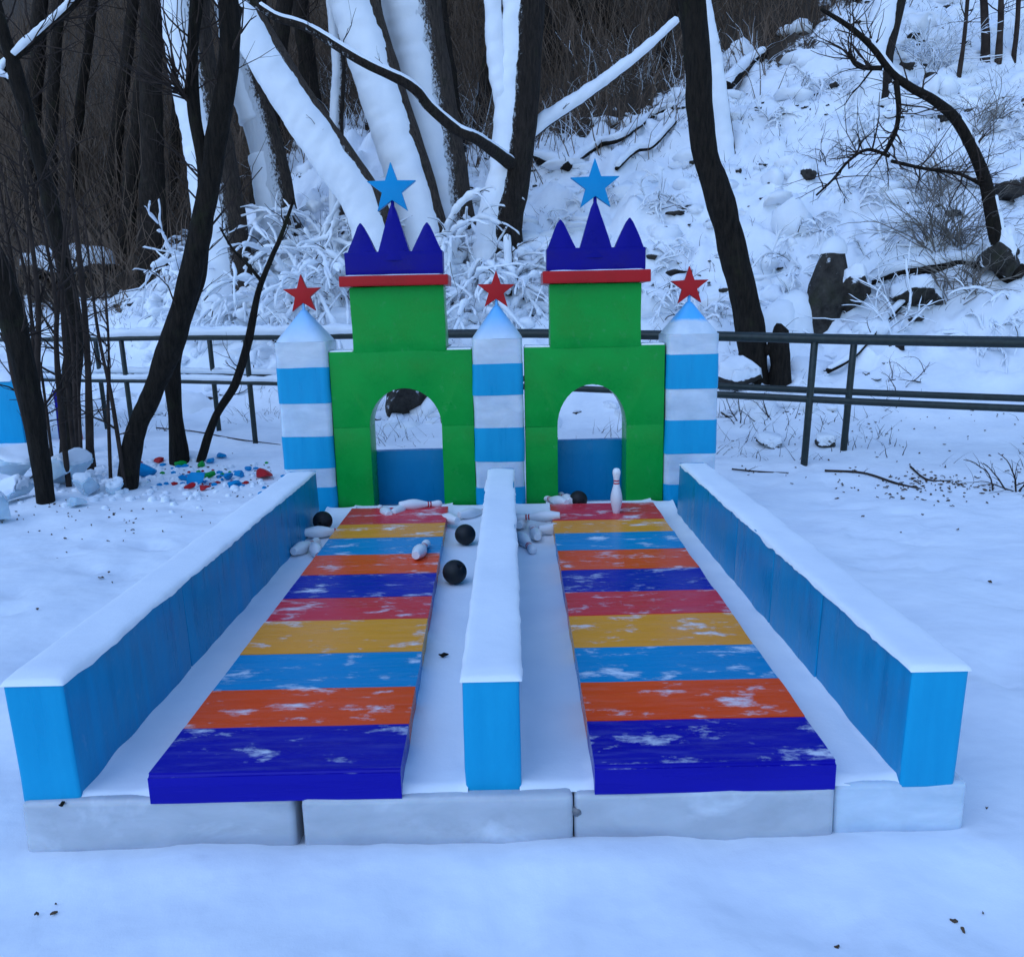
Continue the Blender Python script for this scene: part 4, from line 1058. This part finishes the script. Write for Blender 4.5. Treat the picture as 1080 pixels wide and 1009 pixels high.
DS = [((1058, 520), 9, .7, 'tangled dry bush beside the path at the right'), ((1000, 255), 90, 1.4, 'dense grey-green dry bush under the bent branch'), ((990, 205), 60, 1.2, 'grey dry bush high under the arching branch'), ((1015, 300), 50, 1.0, 'dry bush by the large boulder'),
      ((930, 320), 12, 1.0, 'thin dry bush beside the standing stone'), ((945, 350), 10, 1.1, 'spreading dry twigs behind the railing'), ((880, 170), 10, .9, 'dry bush on the open slope above the stone'), ((900, 110), 14, 1.0, 'dry bush below the one-sided snowy tree'),
      ((700, 330), 6, .8, 'sparse dry bush above the third red star'), ((985, 70), 50, 1.2, 'grey brush beside the slim trees'), ((1040, 130), 45, 1.1, 'grey brush on the upper slope'), ((960, 400), 6, .6, 'few dry stalks between the rails'), ((800, 440), 8, .5, 'dry stalks under the railing beside the turret')]
for i, (ft, n, l, lb) in enumerate(DS):
    shrub(lb, ft, n, l, 500+i, snowy=i in (4, 5, 7, 9), name='dry_bush', group='dry bushes on the slope', r0=.008, arch=-.10, spread=1.1, mat='grey_twig' if i in (1, 2, 3, 9, 10) else 'twig', thick=.014, sub=5, cat='bush')
# fallen branches and logs
def log(label, pts, Y, snow, seed, mat='bark', name='fallen_branch'):
    P, Rr = px_path(pts, Y if Y else 15)
    if Y is None:
        P = []; Rr = []
        for u, v, r_ in pts:
            q = gnd(u, v); P.append(Vector((q.x, q.y, gz(q.x, q.y)+.10))); Rr.append(r_/FPX*q.y)
    f = Vector(P[0]); root = empty(name, f, label, 'fallen branch', 'fallen branches')
    Q, q = smooth_path(P, Rr, .08); mb = MB(); tube(mb, Q, q, 10, .15); o = mb.build('stem', M[mat], root)
    if snow: sm = MB(); snow_shell(sm, Q, q, snow, 70, wind=Vector((-.1, -.2, 1)), seed=seed, rag=.3, gap=-.6); sm.build('snow', M['snow'], o)
    tw = MB(); twigs_on(tw, Q, q, random.Random(seed), 8, .7, r=.009, grav=-.02); tag(tw.build('twigs', M['twig'], root), kind='stuff')
def ly(u, v): return gnd(u, v).y
log('snow-topped fallen branch on the slope behind the railing, right of the stone', [(905, 312, 4), (940, 300, 6), (985, 290, 8), (1030, 285, 8), (1075, 295, 8)], None, .06, 1)
log('thin fallen branch slanting from the rails up to the rocks', [(872, 402, 3), (900, 385, 3.2), (925, 355, 3.4), (955, 325, 3.6), (985, 300, 3)], None, .03, 2)
log('short snowy log lying below the white limb', [(548, 168, 6), (575, 176, 6), (600, 182, 5)], None, .07, 3)
log('snowy log lying at the top of the open slope', [(765, 98, 6), (785, 78, 6), (806, 62, 5)], None, .08, 4)
log('snowy crossing branch at the edge of the wood', [(600, 184, 2.5), (632, 160, 3), (655, 152, 2.5), (690, 128, 2.5), (712, 118, 2)], None, .09, 5)
log('second snowy branch lying along the edge of the wood', [(650, 184, 2), (670, 166, 2.5), (688, 160, 2), (712, 136, 2)], None, .08, 6)
log('thin snow-covered stake standing behind the middle red star', [(537, 312, 3), (537, 280, 4), (536, 246, 4)], ly(537, 318), .04, 7)
# twigs lying on the snow
def lying_twig(label, pts, r, seed):
    P = []
    for u, v in pts:
        q = gnd(u, v); P.append(Vector((q.x, q.y, gz(q.x, q.y)+r*.8+.004)))
    root = empty('dry_twig', P[0], label, 'twig', 'dry twigs on the snow'); Q, q = smooth_path(P, [r]*(len(P)-1)+[r*.4], .05)
    mb = MB(); tube(mb, Q, q, 6, .15); mb.build('stem', M['twig'], root)
    tw = MB(); twigs_on(tw, Q, q, random.Random(seed), 5, .12, r=.004, grav=-.1); tag(tw.build('side_twigs', M['twig'], root), kind='stuff')
lying_twig('long dry twig lying in front of the right railing posts', [(870, 498), (910, 500), (945, 511), (972, 518)], .012, 1)
lying_twig('dry twig lying next to the turret behind the blue wall', [(772, 496), (800, 497), (832, 496)], .009, 2)
lying_twig('crooked dry twig with leaf bits near the dry bush', [(960, 494), (978, 507), (1005, 508)], .010, 3)
lying_twig('dark twig trailing along the snow under the rails at the left', [(165, 452), (205, 456), (250, 464), (296, 470)], .010, 4)
lying_twig('dark twig beside the heap of broken ice', [(0, 512), (22, 510), (42, 500)], .010, 5)

# ---- leaf bits and specks of bark lying about
lb_ = MB(); rnd = random.Random(9)
spots = [(gnd(u, v), .020) for u, v in [(1044, 614), (1040, 858), (1036, 970), (1005, 980), (882, 1000), (780, 883), (60, 960), (40, 972), (58, 970), (1015, 985), (885, 990), (115, 604), (107, 612), (40, 645), (118, 612), (60, 587), (1010, 560), (910, 545), (985, 535), (950, 560), (72, 542), (80, 550), (20, 545), (140, 560)]]
for i in range(160): spots.append((gnd(rnd.gauss(990, 45), rnd.gauss(512, 9)), .022))
for i in range(70): spots.append((gnd(rnd.gauss(220, 45), rnd.gauss(505, 12)), .016))
for i in range(60): spots.append((gnd(rnd.gauss(90, 50), rnd.gauss(545, 14)), .013))
for i in range(90): spots.append((gnd(rnd.uniform(770, 1080), rnd.uniform(430, 520)), .018))
for p, s in spots:
    s *= rnd.uniform(.25, .8)*(.5 if p.y < 4 else 1); a = rnd.uniform(0, 6.3); z = gz(p.x, p.y)+.006
    vs = []
    for k in range(6):
        an = a+k*math.pi/3; rr = s*(1.4 if k % 3 == 0 else .6)
        vs.append((p.x+rr*math.cos(an), p.y+rr*math.sin(an), z+rnd.uniform(0, .012)))
    lb_.add(vs+[(x, y, z_-.006) for x, y, z_ in vs], [(0, 1, 2, 3, 4, 5), (11, 10, 9, 8, 7, 6)]+[(k, k+6, (k+1) % 6+6, (k+1) % 6) for k in range(6)])
tag(lb_.build('leaf_litter', M['dry'], None, False), 'scattered brown leaf bits and bark specks on the snow', 'leaf litter', kind='stuff')
for (u, zz, w_, mt, lb) in ((607, .10, .020, 'dirty', 'dirty grey clump frozen into the joint between two ice slabs'),):
    q = ony(u, 850, 2.352); lump('frozen_clump', M[mt], (q.x, 2.378 if mt == 'dirty' else 2.335, zz-w_*1.2), (w_, .035, w_*1.2), int(u), lb, 'clump', 'bits frozen to the slabs', .0, .3, 4, .4, sink=.0)
for i, (u, v, lb) in enumerate([(467, 692, 'dark dead leaf in the gutter beside the light blue stripe'), (66, 842, 'dark clump of frozen leaves under the end of the blue wall')]):
    p = onz(u, v, .18); mb = MB(); vs = []
    for k in range(8):
        an = k*math.pi/4+.3; rr = (.024 if k % 4 == 0 else .009)*(1 if i == 0 else .6)*rnd.uniform(.8, 1.2); vs.append((rr*math.cos(an), rr*math.sin(an), .006*math.sin(k*2)))
    mb.add(vs+[(x, y, z-.006) for x, y, z in vs], [tuple(range(8)), tuple(range(15, 7, -1))]+[(k, k+8, (k+1) % 8+8, (k+1) % 8) for k in range(8)])
    o = mb.build('dead_leaf', M['bark'], None, False); o.location = (p.x, p.y if i == 0 else 2.36, .19 if i == 0 else .168); o.rotation_euler = (.2, .1, i)
    tag(o, lb, 'leaf', 'dead leaves on the alley')

# ---- brushwood that fills the dark wood, dry stalks on the snow slope
def thicket(name, label, n, region, length, rr, mat, seed, lean=.5, segs=3, cond=None):
    rnd = np.random.default_rng(seed); mb = MB(); V = []; F = []; c = 0
    x = rnd.uniform(region[0], region[1], n); y = rnd.uniform(region[2], region[3], n)
    keep = cond(x, y, rnd); x = x[keep]; y = y[keep]; z = terrain(x, y)-.03
    for i in range(len(x)):
        l = length*rnd.uniform(.35, 1.0); p = np.array([x[i], y[i], z[i]]); r = rr*rnd.uniform(.5, 1.3)
        d = np.array([rnd.normal(0, lean), rnd.normal(0, lean*.6), 1.0]); d /= np.linalg.norm(d)
        for s in range(segs+1):
            q = r*(1-.8*s/segs)
            for k in range(3):
                a = 2.094*k; V.append((p[0]+q*math.cos(a), p[1]+q*math.sin(a), p[2]))
            if s < segs:
                for k in range(3):
                    k2 = (k+1) % 3; F.append((c+s*3+k, c+s*3+k2, c+s*3+3+k2, c+s*3+3+k))
            p = p+d*l/segs; d = d+rnd.normal(0, .22, 3)+np.array([0, 0, -.10]); d /= np.linalg.norm(d)
        c += (segs+1)*3
    mb.add(V, F); return tag(mb.build(name, M[mat], None, False), label, 'brushwood', kind='stuff')
thicket('brushwood', 'dense dark brushwood filling the wood above the snow slope', 26000, (-20, 20, 15, 40), 2.4, .014, 'brush', 1, .45, 5, lambda x, y, r: (y > edge(x)-.5+r.normal(0, .8, len(x))))
thicket('tall_whips', 'tall thin drooping stems hanging in the dark wood', 5200, (-20, 12, 17.6, 30), 6.5, .013, 'brush', 5, .22, 7, lambda x, y, r: (y > edge(x)-.2) & (fbm(x*.6, y*.6, 2, 23) > -.2))
thicket('snowy_twigs', 'snow-coated twigs tangled at the edge of the dark wood', 2600, (-6, 6, 17, 26), 1.3, .014, 'snow', 6, 1.3, 5, lambda x, y, r: (y > edge(x)-1.2) & (y < edge(x)+3.5) & (fbm(x*.7, y*.7, 2, 29) > .1))
thicket('pale_brushwood', 'thin grey brush stems tangled in the dark wood', 6000, (-18, 16, 17, 32), 1.6, .009, 'grey_twig', 2, .9, 5, lambda x, y, r: (y > edge(x)+.5))
thicket('dry_stalks', 'sparse dry stalks poking through the snow of the slope', 20000, (-9, 16, 7.5, 25), .32, .0055, 'twig', 3, .9, 3, lambda x, y, r: (y < edge(x)+1) & (y > rail_y(x)+.15) & (fbm(x*.9, y*.9, 3, 66)+.25*sstep(3, 7, x)+.1*sstep(12, 18, y) > .16))

ico = bmesh.new(); bmesh.ops.create_icosphere(ico, subdivisions=2, radius=1)
iv = np.array([v.co[:] for v in ico.verts]); ifc = [tuple(v.index for v in f.verts) for f in ico.faces]; ico.free()
def scatter(name, label, cat, mat, count, smin, smax, flat_, sink, seed, thr, rough):
    hr = np.random.default_rng(seed); mb = MB()
    hx = hr.uniform(-9, 14, count); hy = hr.uniform(10, 24, count)
    ok = (hy < edge(hx)+.6) & (hy > rail_y(hx)+1.4) & (fbm(hx*.8, hy*.8, 3, 66) > thr); hx = hx[ok]; hy = hy[ok]; hz_ = terrain(hx, hy)
    for x, y, z in zip(hx, hy, hz_):
        sz = (smin+(smax-smin)*hr.random()**2.5)*np.array([1, 1, flat_])*hr.uniform(.6, 1.5, 3)
        n_ = 1+rough*fbm(iv[:, 0]*1.6+x*3, iv[:, 1]*1.6+iv[:, 2]*1.3+y*3, 3, 5)
        mb.add(iv*n_[:, None]*sz+np.array([x, y, z-sz[2]*sink]), ifc)
    return tag(mb.build(name, M[mat], None), label, cat, kind='stuff')
scatter('snow_hummocks', 'small snow hummocks over grass and stones on the slope', 'snow', 'snow', 2600, .05, .36, .6, .42, 8, -.1, .8)
scatter('bare_patches', 'bits of dark stone and leaf litter showing through the slope snow', 'litter', 'rock', 2400, .02, .13, .6, .3, 9, .08, 1.0)

scene.render.engine = 'CYCLES'
